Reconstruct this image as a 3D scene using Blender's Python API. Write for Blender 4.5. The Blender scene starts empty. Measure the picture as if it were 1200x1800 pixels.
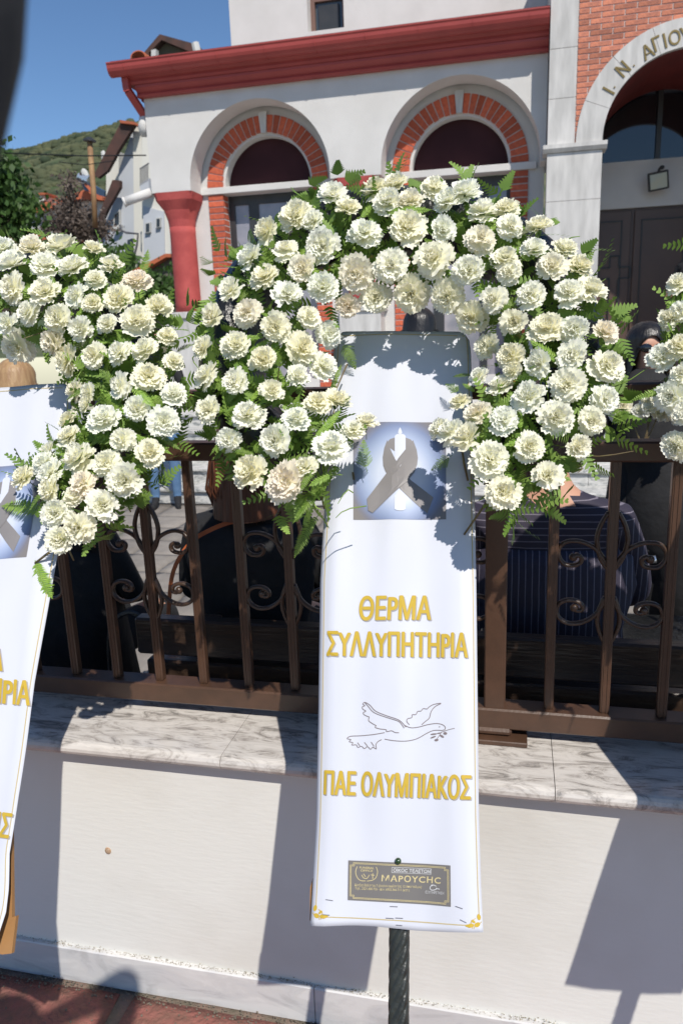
import bpy, bmesh, math, random
from mathutils import Vector, Matrix, noise
R_=math.radians
rnd=random.Random(7)
scene=bpy.context.scene
COL=scene.collection

# ------------------------------------------------------------------ camera
F=1320.0; CX,CY=600.0,900.0; EYE=Vector((0,0,1.65))
CAM=((0.974858,0.220029,-0.034738),(0.018,-0.231,-0.973),(-0.223,0.947,-0.229))
_D=Vector((200,5600,F)).normalized(); _L=Vector((-5770,-105,F)).normalized()
_X=-_L; _X=(_X-_D*_X.dot(_D)).normalized(); _Z=-_D; _Y=_Z.cross(_X)
if _Y.z<0: _Y=-_Y
def ray(u,v):
    d=Vector(((u-CX)/F,(v-CY)/F,1.0))
    return Vector((_X.dot(d),_Y.dot(d),_Z.dot(d)))
def at(u,v,Y):
    d=ray(u,v); return EYE+d*(Y/d.y)
def atz(u,v,z):
    d=ray(u,v); return EYE+d*((z-EYE.z)/d.z)
def hitp(u,v,O,N):
    d=ray(u,v); return EYE+d*((O-EYE).dot(N)/d.dot(N))
cam=bpy.data.cameras.new('camera'); camo=bpy.data.objects.new('camera',cam); COL.objects.link(camo)
# blender camera axes: right, up, back, expressed in the world
rr=Vector((_X.x,_Y.x,_Z.x)); dn=Vector((_X.y,_Y.y,_Z.y)); fw=Vector((_X.z,_Y.z,_Z.z))
M=Matrix((rr,-dn,-fw)).transposed().to_4x4(); M.translation=EYE
camo.matrix_world=M
cam.sensor_fit='VERTICAL'; cam.sensor_height=36.0; cam.lens=F/1800*36
cam.clip_start=0.02; cam.clip_end=3000
cam.dof.use_dof=True; cam.dof.focus_distance=1.38; cam.dof.aperture_fstop=8.0
scene.camera=camo

# ------------------------------------------------------------------ sky, sun, exposure
SUN=Vector((.30,-.47,.65)).normalized()
w=bpy.data.worlds.new('World'); scene.world=w; w.use_nodes=True
nt=w.node_tree; bg=nt.nodes['Background']; hs=nt.nodes.new('ShaderNodeHueSaturation'); hs.inputs['Saturation'].default_value=1.05
sky=nt.nodes.new('ShaderNodeTexSky'); sky.sky_type='NISHITA'; sky.sun_disc=False
sky.sun_elevation=math.asin(SUN.z); sky.sun_rotation=math.atan2(SUN.x,SUN.y)
sky.altitude=600; sky.air_density=1.0; sky.dust_density=0.1; sky.ozone_density=5
nt.links.new(sky.outputs[0],hs.inputs['Color']); nt.links.new(hs.outputs[0],bg.inputs[0]); bg.inputs[1].default_value=.11
sl=bpy.data.lights.new('sun','SUN'); sl.energy=4.4; sl.angle=R_(.55); sl.color=(1,.945,.865)
so=bpy.data.objects.new('sun',sl); COL.objects.link(so)
so.rotation_euler=(-SUN).to_track_quat('-Z','Y').to_euler()
vs=scene.view_settings; vs.view_transform='Standard'; vs.look='None'; vs.gamma=1; vs.use_curve_mapping=False
vs.exposure=0.1
scene.cycles.max_bounces=14; scene.cycles.diffuse_bounces=12; scene.cycles.transmission_bounces=8; scene.cycles.transparent_max_bounces=8

# ------------------------------------------------------------------ helpers
def col(c): return (c[0],c[1],c[2],1)
def mat(name,base,rough=.6,var=None,vscale=8,bump=0,bscale=40,metal=0,spec=.5,stretch=None,contrast=(.35,.65),rand=0,transl=0,detail=5,coord='Object',bstretch=None):
    m=bpy.data.materials.new(name); m.use_nodes=True; t=m.node_tree; L=t.links; N=t.nodes
    b=N['Principled BSDF']; b.inputs['Roughness'].default_value=rough; b.inputs['Metallic'].default_value=metal
    b.inputs['Specular IOR Level'].default_value=spec
    tc=N.new('ShaderNodeTexCoord'); mp=N.new('ShaderNodeMapping'); L.new(tc.outputs[coord],mp.inputs[0])
    if stretch: mp.inputs['Scale'].default_value=stretch
    out=None
    if var:
        n=N.new('ShaderNodeTexNoise'); n.inputs['Scale'].default_value=vscale; n.inputs['Detail'].default_value=detail
        L.new(mp.outputs[0],n.inputs['Vector'])
        r=N.new('ShaderNodeValToRGB'); r.color_ramp.elements[0].position=contrast[0]; r.color_ramp.elements[1].position=contrast[1]
        r.color_ramp.elements[0].color=col(base); r.color_ramp.elements[1].color=col(var)
        L.new(n.outputs['Fac'],r.inputs[0]); out=r.outputs[0]
    else:
        rg=N.new('ShaderNodeRGB'); rg.outputs[0].default_value=col(base); out=rg.outputs[0]
    if rand:
        oi=N.new('ShaderNodeObjectInfo'); h=N.new('ShaderNodeHueSaturation')
        mr=N.new('ShaderNodeMapRange'); mr.inputs[3].default_value=1-rand; mr.inputs[4].default_value=1+rand
        L.new(oi.outputs['Random'],mr.inputs[0]); L.new(mr.outputs[0],h.inputs['Value']); L.new(out,h.inputs['Color']); out=h.outputs[0]
    L.new(out,b.inputs['Base Color'])
    if bump:
        n2=N.new('ShaderNodeTexNoise'); n2.inputs['Scale'].default_value=bscale; n2.inputs['Detail'].default_value=6
        if bstretch:
            mp2=N.new('ShaderNodeMapping'); mp2.inputs['Scale'].default_value=bstretch; L.new(tc.outputs[coord],mp2.inputs[0]); L.new(mp2.outputs[0],n2.inputs['Vector'])
        else: L.new(mp.outputs[0],n2.inputs['Vector'])
        bp=N.new('ShaderNodeBump'); bp.inputs['Strength'].default_value=bump; bp.inputs['Distance'].default_value=.01
        L.new(n2.outputs['Fac'],bp.inputs['Height']); L.new(bp.outputs[0],b.inputs['Normal'])
    if transl:
        tr=N.new('ShaderNodeBsdfTranslucent'); L.new(out,tr.inputs[0]); mx=N.new('ShaderNodeMixShader'); mx.inputs[0].default_value=transl
        L.new(b.outputs[0],mx.inputs[1]); L.new(tr.outputs[0],mx.inputs[2]); L.new(mx.outputs[0],N['Material Output'].inputs[0])
    return m
class MB:
    def __init__(s): s.v=[]; s.f=[]; s.mi=[]; s.uv=None
    def add(s,vs,fs,mi=0):
        o=len(s.v); s.v+= [tuple(p) for p in vs]; s.f+=[tuple(i+o for i in f) for f in fs]; s.mi+=[mi]*len(fs)
    def box(s,x0,x1,y0,y1,z0,z1,mi=0,T=None):
        v=[Vector((x,y,z)) for x in (x0,x1) for y in (y0,y1) for z in (z0,z1)]
        if T: v=[T@p for p in v]
        s.add(v,[(0,1,3,2),(4,6,7,5),(0,4,5,1),(2,3,7,6),(0,2,6,4),(1,5,7,3)],mi)
    def bbox(s,x0,x1,y0,y1,z0,z1,c=.004,mi=0,T=None):
        # chamfered box
        v=[];idx={}
        for ix,x in enumerate((x0,x1)):
            for iy,y in enumerate((y0,y1)):
                for iz,z in enumerate((z0,z1)):
                    sx=c if ix==0 else -c; sy=c if iy==0 else -c; sz=c if iz==0 else -c
                    for k,p in enumerate(((x,y+sy,z+sz),(x+sx,y,z+sz),(x+sx,y+sy,z))):
                        idx[(ix,iy,iz,k)]=len(v); v.append(Vector(p))
        g=lambda *a: idx[a]; f=[]
        for i in (0,1):
            f.append((g(i,0,0,0),g(i,0,1,0),g(i,1,1,0),g(i,1,0,0)))
            f.append((g(0,i,0,1),g(0,i,1,1),g(1,i,1,1),g(1,i,0,1)))
            f.append((g(0,0,i,2),g(0,1,i,2),g(1,1,i,2),g(1,0,i,2)))
        for a in (0,1):
            for b in (0,1):
                f.append((g(0,a,b,1),g(1,a,b,1),g(1,a,b,2),g(0,a,b,2)))
                f.append((g(a,0,b,0),g(a,1,b,0),g(a,1,b,2),g(a,0,b,2)))
                f.append((g(a,b,0,0),g(a,b,1,0),g(a,b,1,1),g(a,b,0,1)))
                for c2 in (0,1): f.append((g(a,b,c2,0),g(a,b,c2,1),g(a,b,c2,2)))
        if T: v=[T@p for p in v]
        s.add(v,f,mi)
    def tube(s,pts,r,n=8,mi=0,cap=True,flat=None):
        pts=[Vector(p) for p in pts]; rs=r if isinstance(r,(list,tuple)) else [r]*len(pts)
        up=Vector((0,0,1)); vv=[]; o=len(s.v)
        d0=(pts[1]-pts[0]).normalized(); a=d0.orthogonal().normalized()
        for i,p in enumerate(pts):
            d=(pts[min(i+1,len(pts)-1)]-pts[max(i-1,0)]).normalized()
            a=(a-d*a.dot(d)); 
            if a.length<1e-6: a=d.orthogonal()
            a.normalize(); b=d.cross(a)
            for k in range(n):
                t=2*math.pi*k/n; vv.append(p+(a*math.cos(t)+b*math.sin(t))*rs[i])
        f=[]
        for i in range(len(pts)-1):
            for k in range(n): f.append((i*n+k,i*n+(k+1)%n,(i+1)*n+(k+1)%n,(i+1)*n+k))
        if cap: f.append(tuple(range(n-1,-1,-1))); f.append(tuple((len(pts)-1)*n+k for k in range(n)))
        s.add(vv,f,mi)
    def prism(s,poly,d,mi=0):
        # poly: list of Vectors (planar, in order); d: extrusion vector
        n=len(poly); v=[Vector(p) for p in poly]+[Vector(p)+Vector(d) for p in poly]
        f=[tuple(range(n)),tuple(range(2*n-1,n-1,-1))]+[(i,i+n,(i+1)%n+n,(i+1)%n) for i in range(n)]
        s.add(v,f,mi)
    def lathe(s,prof,n=24,c=(0,0,0),mi=0):
        v=[];f=[]
        for (r,z) in prof:
            for k in range(n):
                t=2*math.pi*k/n; v.append((c[0]+r*math.cos(t),c[1]+r*math.sin(t),c[2]+z))
        for i in range(len(prof)-1):
            for k in range(n): f.append((i*n+k,i*n+(k+1)%n,(i+1)*n+(k+1)%n,(i+1)*n+k))
        f.append(tuple(range(n-1,-1,-1))); f.append(tuple((len(prof)-1)*n+k for k in range(n)))
        s.add(v,f,mi)
    def ell(s,c,r,nu=12,nv=8,mi=0,T=None):
        v=[];f=[]
        for j in range(nv+1):
            ph=math.pi*j/nv
            for i in range(nu):
                th=2*math.pi*i/nu; p=Vector((c[0]+r[0]*math.sin(ph)*math.cos(th),c[1]+r[1]*math.sin(ph)*math.sin(th),c[2]+r[2]*math.cos(ph)))
                v.append(T@p if T else p)
        for j in range(nv):
            for i in range(nu): f.append((j*nu+i,(j+1)*nu+i,(j+1)*nu+(i+1)%nu,j*nu+(i+1)%nu))
        s.add(v,f,mi)
    def mesh(s,name,mats,smooth=False,merge=False):
        me=bpy.data.meshes.new(name); me.from_pydata(s.v,[],s.f)
        for m in (mats if isinstance(mats,(list,tuple)) else [mats]): me.materials.append(m)
        if any(s.mi): me.polygons.foreach_set('material_index',s.mi)
        if smooth: me.polygons.foreach_set('use_smooth',[True]*len(me.polygons))
        bm=bmesh.new(); bm.from_mesh(me)
        if merge: bmesh.ops.remove_doubles(bm,verts=bm.verts,dist=1e-5)
        bmesh.ops.recalc_face_normals(bm,faces=bm.faces); bm.to_mesh(me); bm.free()
        return me
    def build(s,name,mats,parent=None,smooth=False,merge=False):
        return link(name,s.mesh(name,mats,smooth,merge),parent)
def link(name,data,parent=None,loc=None,kind=None):
    o=bpy.data.objects.new(name,data); COL.objects.link(o)
    if parent is not None: o.parent=parent
    if loc is not None: o.location=loc
    if kind: o['kind']=kind
    return o
def tag(o,label,cat,group=None):
    o['label']=label; o['category']=cat
    if group: o['group']=group
    return o
def thing(name,label,cat,loc=(0,0,0),group=None):
    o=link(name,None); o.location=loc; o.empty_display_size=.1; return tag(o,label,cat,group)
def shift(mb,loc):
    l=Vector(loc); mb.v=[tuple(Vector(p)-l) for p in mb.v]; return mb
def fillet(o,wd=.004,seg=2):
    b=o.modifiers.new('b','BEVEL'); b.width=wd; b.segments=seg; b.limit_method='ANGLE'; return o

# ------------------------------------------------------------------ materials
M_plaster=mat('white_plaster',(.60,.585,.56),.85,(.655,.64,.615),3,.5,60,bstretch=(1,1,4))
M_plaster_wall=mat('boundary_plaster',(.61,.59,.535),.8,(.73,.72,.675),2.2,.06,22,bstretch=(1,1,5),contrast=(.25,.55),detail=9)
M_marble=mat('veined_marble',(.10,.105,.11),.22,(.58,.56,.52),9,.04,30,stretch=(1,2.6,1.2),contrast=(.40,.56),detail=12,rand=.06)
M_marble_pale=mat('pale_marble',(.46,.445,.42),.4,(.62,.60,.57),5,.05,30,stretch=(3,3,.6),contrast=(.35,.7),rand=.05,detail=8)
M_marble_skirt=mat('skirting_marble',(.50,.50,.505),.35,(.70,.685,.67),6,.05,30,contrast=(.35,.6),detail=8,rand=.04)
M_step=mat('step_marble',(.36,.37,.36),.4,(.62,.61,.58),5,.08,30,contrast=(.38,.6),detail=9,rand=.07)
def veins(m,sc=9,rot=.9,st=(1,3.2,1),dist=2.2,rough=.72,lo=(.10,.105,.11),mid=(.42,.41,.39),hi=(.62,.60,.56)):
    N=m.node_tree.nodes; L=m.node_tree.links
    n=[q for q in N if q.type=='TEX_NOISE'][0]; mp=[q for q in N if q.type=='MAPPING'][0]; r=[q for q in N if q.type=='VALTORGB'][0]
    mp.inputs['Scale'].default_value=st; mp.inputs['Rotation'].default_value=(0,0,rot); n.inputs['Scale'].default_value=sc; n.inputs['Distortion'].default_value=dist; n.inputs['Roughness'].default_value=rough
    e=r.color_ramp.elements; e[0].position=.36; e[0].color=col(lo); e[1].position=.60; e[1].color=col(hi); q=e.new(.46); q.color=col(mid); q=e.new(.51); q.color=col([x*.9 for x in hi])
veins(M_marble,7,.75,(1.2,4.5,1.2),1.6,.72,(.22,.205,.19),(.46,.425,.39),(.63,.595,.555))
veins(M_marble_skirt,6,.4,(1,1,2.5),1.0,.6,(.47,.465,.46),(.56,.555,.55),(.63,.62,.605))
veins(M_step,8,.3,(1,2,3),1.4,.68,(.20,.21,.21),(.42,.42,.40),(.60,.59,.56))
M_red=mat('red_paint',(.37,.06,.052),.5,(.32,.05,.045),4,.05,50)
M_redcol=mat('column_red',(.45,.082,.072),.8,(.37,.06,.055),7,.35,60)
M_brick=mat('orange_brick',(.54,.12,.055),.85,(.42,.085,.045),25,.5,90,rand=.25)
M_brickw=mat('wall_brick',(.56,.20,.115),.85,(.40,.15,.10),22,.6,90,rand=.28)
M_mortar=mat('mortar',(.52,.45,.42),.95,(.60,.53,.50),30,.3,80)
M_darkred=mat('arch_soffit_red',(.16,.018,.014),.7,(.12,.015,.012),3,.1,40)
M_frame=mat('dark_frame',(.03,.032,.035),.4,(.04,.04,.042),8)
M_maroon=mat('maroon_panel',(.040,.013,.016),.6,(.055,.018,.021),3,spec=.15)
M_door=mat('door_paint',(.10,.062,.048),.45,(.08,.052,.043),3,.05,60)
M_pane=mat('window_pane',(.20,.21,.24),.06,(.42,.38,.42),3,spec=.9,contrast=(.3,.7))  # pale pinkish mottling paints street reflections into the glass colour
M_paned=mat('dark_pane',(.006,.007,.009),.04,(.012,.013,.016),2,spec=.8)
M_brown=mat('brown_metal',(.088,.045,.027),.36,(.068,.036,.022),22,.04,120,spec=.6)
M_iron=mat('forged_iron',(.065,.036,.022),.35,(.05,.028,.018),20,.25,120,spec=.6)
M_black=mat('black_plastic',(.008,.008,.008),.32,(.014,.014,.013),40,.5,60,spec=.6)
M_post=mat('ribbed_black_wrap',(.018,.020,.018),.38,(.03,.034,.03),50,.2,120,spec=.5)
M_green=mat('fern_green',(.19,.34,.045),.5,(.36,.50,.11),30,rand=.38,transl=.4,contrast=(.3,.7))
M_fill=mat('filler_green',(.11,.21,.03),.6,(.28,.42,.09),9,transl=.3,contrast=(.3,.7))
M_stem=mat('stem_brown',(.13,.09,.045),.7,(.2,.16,.07),40)
M_paper=mat('banner_paper',(.59,.605,.665),.5,(.61,.625,.68),3,spec=.3)
M_gold=mat('gold_print',(.50,.345,.035),.55,(.55,.38,.05),20,spec=.25)
M_goldsh=mat('print_grey',(.36,.34,.34),.6)
M_goldlt=mat('gold_ink',(.50,.40,.19),.5)
M_ink=mat('brown_ink',(.19,.15,.15),.6)
M_card=mat('taupe_card',(.155,.145,.14),.45,(.17,.16,.15),20)
M_cardgold=mat('card_gold',(.62,.52,.27),.5)
M_cardwhite=mat('card_white',(.6,.6,.6),.5)
M_ribbon=mat('ribbon_print',(.21,.195,.19),.45,(.25,.235,.235),9)
M_sheen=mat('ribbon_sheen_print',(.22,.225,.26),.45,(.28,.30,.36),7)
M_white=mat('white_print',(.63,.655,.73),.4)
M_wood=mat('brown_board',(.36,.19,.07),.6,(.28,.14,.05),6,.1,30,stretch=(1,1,12))
M_bench=mat('bench_timber',(.032,.020,.015),.3,(.05,.03,.02),8,.2,20,stretch=(.6,6,6),spec=.6)
M_ground=mat('pavement_red',(.29,.105,.085),.8,(.20,.095,.07),26,.9,70,contrast=(.35,.65),rand=.12,detail=10)
M_joint=mat('pavement_joint',(.22,.15,.12),.95,(.13,.115,.085),18,.8,60,detail=8)
M_stone=mat('courtyard_stone',(.27,.245,.215),.85,(.19,.17,.15),6,.9,14,contrast=(.3,.65),rand=.14,detail=8)
M_stonej=mat('courtyard_joint',(.12,.105,.09),.95)
M_soil=mat('ground_soil',(.36,.33,.28),.95,(.30,.28,.24),.5)

# ------------------------------------------------------------------ ground, street, courtyard
mb=MB(); mb.box(-600,600,-40,16,-.06,-.03); g=mb.build('ground',M_soil); g['kind']='structure'
YW=1.47                      # street face of the boundary wall
mb=MB(); mb.box(-4,4,-3,YW+.05,-.05,-.012); pv=mb.build('pavement',M_joint); pv['kind']='structure'
def slab_mesh(name,sx,sy,h,m,seed,jit=.008,c=.012,nx=7,ny=7,bumpy=.003,wob=.009):
    r=random.Random(seed); b=MB(); V=[];FF=[]
    for j in range(ny+1):
        for i in range(nx+1):
            x=-sx/2+sx*i/nx; y=-sy/2+sy*j/ny
            e=min(i,nx-i,j,ny-j)
            z=h+ (noise.noise(Vector((x*7+seed,y*7,seed)))*bumpy if e else -c*.8)
            nn=noise.noise(Vector((x*9,y*9,seed*3.1)))*wob
            V.append((x+nn,y+nn*.7,z))
    for j in range(ny):
        for i in range(nx): a=j*(nx+1)+i; FF.append((a,a+1,a+nx+2,a+nx+1))
    b.add(V,FF); 
    # skirt
    rim=[i for i in range(nx+1)]+[j*(nx+1)+nx for j in range(1,ny+1)]+[ny*(nx+1)+i for i in range(nx-1,-1,-1)]+[j*(nx+1) for j in range(ny-1,0,-1)]
    o=len(b.v); b.v+=[(b.v[i][0],b.v[i][1],-.03) for i in rim]
    n=len(rim)
    for k in range(n): b.f.append((rim[k],rim[(k+1)%n],o+(k+1)%n,o+k)); b.mi.append(0)
    return b.mesh(name,m,smooth=True)
pm=[slab_mesh('paving_block',.405,.285,.004,M_ground,k) for k in range(4)]
th0=R_(2)
for j in range(5):
    for i in range(-5,7):
        x=-.79+i*.44+(.22 if j%2 else 0)+.05; y=YW-.012-.16-j*.318
        o=link('paving_block',pm[rnd.randrange(4)],pv); o.location=(x,y,rnd.uniform(-.003,.002)); o.rotation_euler=(0,0,rnd.choice((0,math.pi))+rnd.uniform(-.02,.02))
b=MB(); r=random.Random(31)
for k in range(1500):
    x=r.uniform(-1.5,.9); y=YW-.02-abs(r.gauss(0,.02)) if r.random()<.6 else YW-r.uniform(.0,.5); q=r.uniform(.001,.0035); b.ell((x,y,-.001 if y>YW-.05 else .006),(q,q,q*.7),5,3)
gr=b.build('joint_grit',mat('fine_gravel',(.19,.16,.125),.95,(.11,.095,.07),60),None); gr['kind']='stuff'
# courtyard
mb=MB(); mb.box(-9,6,YW+.27,14,-.02,.085); cy=mb.build('courtyard_paving',M_stonej); cy['kind']='structure'
sm=[slab_mesh('paving_stone',.385,.375,.112,M_stone,10+k,bumpy=.006,wob=.012,nx=6,ny=6) for k in range(5)]
k=0
for j in range(12):
    for i in range(12):
        x=-3.8+i*.4; y=1.98+j*.395
        if y>6.55: continue
        u=(x/ max(y,.1))
        if u<-.80 or u>.62: continue
        o=link('paving_stone',sm[rnd.randrange(5)],cy); o.location=(x,y,rnd.uniform(-.004,.003)); o.rotation_euler=(0,0,rnd.randrange(4)*math.pi/2)
# steps : five risers up to the church platform
st=thing('entrance_steps','broad flight of grey veined marble steps climbing to the church porch','steps',(-1.5,6.62,.1))
for k in range(5):
    y=6.62+.3*k; z=.1+.15*k
    for i in range(8):
        x0=-5.2+i*1.05-(k%2)*.45; x1=x0+1.047
        b=MB(); b.bbox(x0,x1,y+.02,y+.05,z,z+.12,.002); shift(b,st.location); b.build('riser',M_step,st)
        b=MB(); b.bbox(x0,x1,y-.015,y+.335,z+.12,z+.152,.006); shift(b,st.location); b.build('tread',M_step,st)
    b=MB(); b.box(-5.2,3.2,y+.051,8.15,z-.05,z+.118); shift(b,st.location); b.build('step_core',M_mortar,st)
mb=MB(); mb.box(-5.2,3.3,8.155,9.9,.0,.851); o=mb.build('platform',M_marble_pale); o['kind']='structure'

# ------------------------------------------------------------------ boundary wall
bw=thing('boundary_wall','low white plastered wall with veined marble coping below the railing','wall',(0,YW+.15,0))
def W(b): return shift(b,bw.location)
b=MB(); b.box(-3.5,2.6,YW,YW+.27,-.03,.684); W(b).build('wall_body',M_plaster_wall,bw)
xs=[-3.2,-2.05,-.555+.02-.01,.62,2.0]
xs=[-3.2,-1.9,-.455,1.02,2.5]
for a,c in zip(xs[:-1],xs[1:]):
    b=MB(); b.bbox(a,c-.0015,YW-.014,YW+.004,-.01,.097,.003); W(b).build('skirting_slab',M_marble_skirt,bw)
xs=[-3.3,-1.95,-.643,.095,1.30,2.5]
for a,c in zip(xs[:-1],xs[1:]):
    # rounded (bullnose) front edge
    n=7; prof=[(YW+.30,.684)]+[(YW-.02-.017*math.sin(math.pi*t/n)*1,.684+.036*(1-math.cos(math.pi*t/n))/2) for t in range(n+1)]+[(YW+.30,.720)]
    b=MB(); P0=[Vector((a,y,z)) for y,z in prof]; b.prism(P0,(c-a-.0015,0,0)); W(b).build('coping_slab',M_marble,bw,smooth=False)
# debris line of rough plaster above the skirting
b=MB(); r=random.Random(3)
for i in range(1500):
    x=r.uniform(-1.35,1.0); s=r.uniform(.0004,.0013)*(1+.5*noise.noise(Vector((x*6,0,0)))); z=.097+abs(r.gauss(0,.0035)); 
    b.ell((x,YW-r.uniform(.0,.011),z),(s*r.uniform(.8,2.2),s,s*.7),5,3)
W(b); o=b.build('grit_line',mat('grit',(.40,.36,.29),.95,(.20,.17,.12),90,contrast=(.40,.6)),bw); o['kind']='stuff'
b=MB(); b.ell((-1.0+.018,YW,.403),(.009,.004,.010),12,8); o=W(b).build('paint_chip',mat('rust_spot',(.35,.2,.1),.8,(.5,.4,.3),300),bw)

# ------------------------------------------------------------------ railing
YF=1.645
rl=thing('metal_railing','brown metal railing with forged scrolls standing on the marble coping','railing',(0,YF,.72))
def Rl(b): return shift(b,rl.location)
def rail(name,z0,z1,hy): 
    b=MB(); b.bbox(-3.2,2.4,YF-hy,YF+hy,z0,z1,.004); Rl(b).build(name,M_brown,rl)
rail('top_rail',1.508,1.537,.034)
rail('middle_rail',1.374,1.417,.026)
rail('bottom_rail',.746,.797,.030)
posts=[-1.49,-.035,1.42]
XS=[]
for p0 in (-2.945,-1.49,-.035,1.42):
    for k in range(1,12): XS.append(p0+k*.1213)
spm=MB(); c=.0106
spm.bbox(-c,c,-c,c,0,1.374-.797,.002)
for sx in (-.0045,.0045): spm.box(sx-.0012,sx+.0012,-c-.0015,-c+.001,0,1.374-.797)
spm=spm.mesh('spindle',M_brown)
XS=[x for x in XS if -2.2<x<1.4]
for x in XS:
    o=link('spindle',spm,rl); o.location=(x,0,.797-.72)
for x in posts:
    b=MB(); b.bbox(-.024,.024,-.024,.024,.0,1.508-.72,.003); o=b.build('post',M_brown,rl); o.location=(x,0,0)
    b=MB(); b.bbox(-.075,.075,-.058,.058,.0,.012,.002); b.bbox(-.04,.04,-.036,.036,.0121,.03,.006); f=b.build('base_plate',M_brown,o)
# scrolls : one motif centred on every third spindle
def cat(pts,n=5):
    out=[]; P=[pts[0]]+list(pts)+[pts[-1]]
    for i in range(1,len(P)-2):
        for k in range(n):
            t=k/n; p0,p1,p2,p3=[Vector(q) for q in P[i-1:i+3]]
            out.append(.5*((2*p1)+(-p0+p2)*t+(2*p0-5*p1+4*p2-p3)*t*t+(-p0+3*p1-3*p2+p3)*t**3))
    out.append(Vector(P[-2])); return out
K=.00040
up=[(778,505),(815,440),(850,395),(900,365),(955,352),(1010,362),(1042,400),(1040,448),(1010,485),(965,492),(930,478),(922,448),(945,432),(965,445)]
lo=[(782,672),(805,720),(835,770),(880,808),(930,828),(985,828),(1030,800),(1045,757),(1030,715),(990,694),(945,695),(912,715),(908,745),(935,752),(950,738)]
le=[(793,190),(825,250),(845,320),(842,380),(822,450),(790,500)]
lf=[(792,668),(818,740),(826,810),(808,880),(775,950)]
scb={}
for nm,pts,ends in (('up',up,1),('lo',lo,1),('le',le,0),('lf',lf,0)):
    b=MB(); pp=cat([((x-768)*K,0,(575-y)*K) for x,y in pts],4)
    n=len(pp)
    rs=[.0052]*n
    b.tube(pp,rs,8)
    if ends: b.ell(pp[-1],(.0095,.006,.0095),10,6)
    b.v=[(x,y*1.5,z) for x,y,z in b.v]
    scb[nm]=b.mesh('scroll' if ends else 'leaf_bar',M_iron,smooth=True)
for i,x in enumerate(XS):
    if abs(((x+.035)/.1213)%3-2)>.05 and abs(((x+.035)/.1213)%3+1-3)>.05 : continue
    for s in (1,-1):
        for nm in scb:
            o=link('scroll' if nm in('up','lo') else 'leaf_bar',scb[nm],rl); o.location=(x,0,1.108-.72); o.scale=(s,1,1)

# ------------------------------------------------------------------ church
ch=thing('church','white orthodox church front with red cornice, brick arches and marble porch','church',(-2,8.4,.85))
CO=ch.location.copy()
def C_(b,name,m,parent=ch,smooth=False):
    o=shift(b,CO if parent is ch else CO).build(name,m,parent,smooth); return o
def arch_wall(b,x0,x1,z0,z1,y0,y1,arches,n=40):
    # arches: (cx,r,zs) openings from z0 up to the round head; front y0, back y1
    cur=x0
    def quad(xa,xb,za,zb):
        b.box(xa,xb,y0,y1,za,zb)
    for cx,r,zs,zb in arches:
        quad(cur,cx-r,z0,z1)
        if zb>z0: quad(cx-r,cx+r,z0,zb)
        for k in range(n):
            t0=math.pi-math.pi*k/n; t1=math.pi-math.pi*(k+1)/n
            xa,za=cx+r*math.cos(t0),zs+r*math.sin(t0); xb,zb_=cx+r*math.cos(t1),zs+r*math.sin(t1)
            v=[(xa,y0,za),(xb,y0,zb_),(xb,y0,z1),(xa,y0,z1),(xa,y1,za),(xb,y1,zb_),(xb,y1,z1),(xa,y1,z1)]
            f=[(0,1,2,3),(7,6,5,4),(0,4,5,1),(3,2,6,7)]
            b.add(v,f)
        cur=cx+r
    quad(cur,x1,z0,z1)
# arcade front
b=MB(); arch_wall(b,-4.04,.25,3.28,4.6,8.40,8.70,[(-2.77,.80,3.335,3.28),(-.61,.81,3.335,3.28)])
b.add([(-4.04,8.70,3.28)],[]) 
C_(b,'arcade_wall',M_plaster)
b=MB(); b.box(-4.04,-3.76,8.702,13,3.28,4.6); C_(b,'side_wall',M_plaster)
# recessed wall with window openings
WA=[(-2.785,.535,3.345,1.15),(-.63,.540,3.345,1.15)]
b=MB(); arch_wall(b,-3.76,.25,.85,4.5,8.74,8.98,WA); C_(b,'recessed_wall',M_plaster)
b=MB(); b.box(-4.04,.25,8.70,8.74,4.3,4.5);  C_(b,'porch_ceiling',M_plaster)
# marble band at springing
for i,(cx,r,zs,zb) in enumerate(WA):
    b=MB(); b.bbox(cx-.82,cx+.80,8.70,8.742,3.272,3.343,.004); C_(b,'marble_band',M_plaster)
    b=MB(); b.box(cx-r+.002,cx+r-.002,8.744,8.90,3.272,3.343); C_(b,'band_return',M_plaster)
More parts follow.
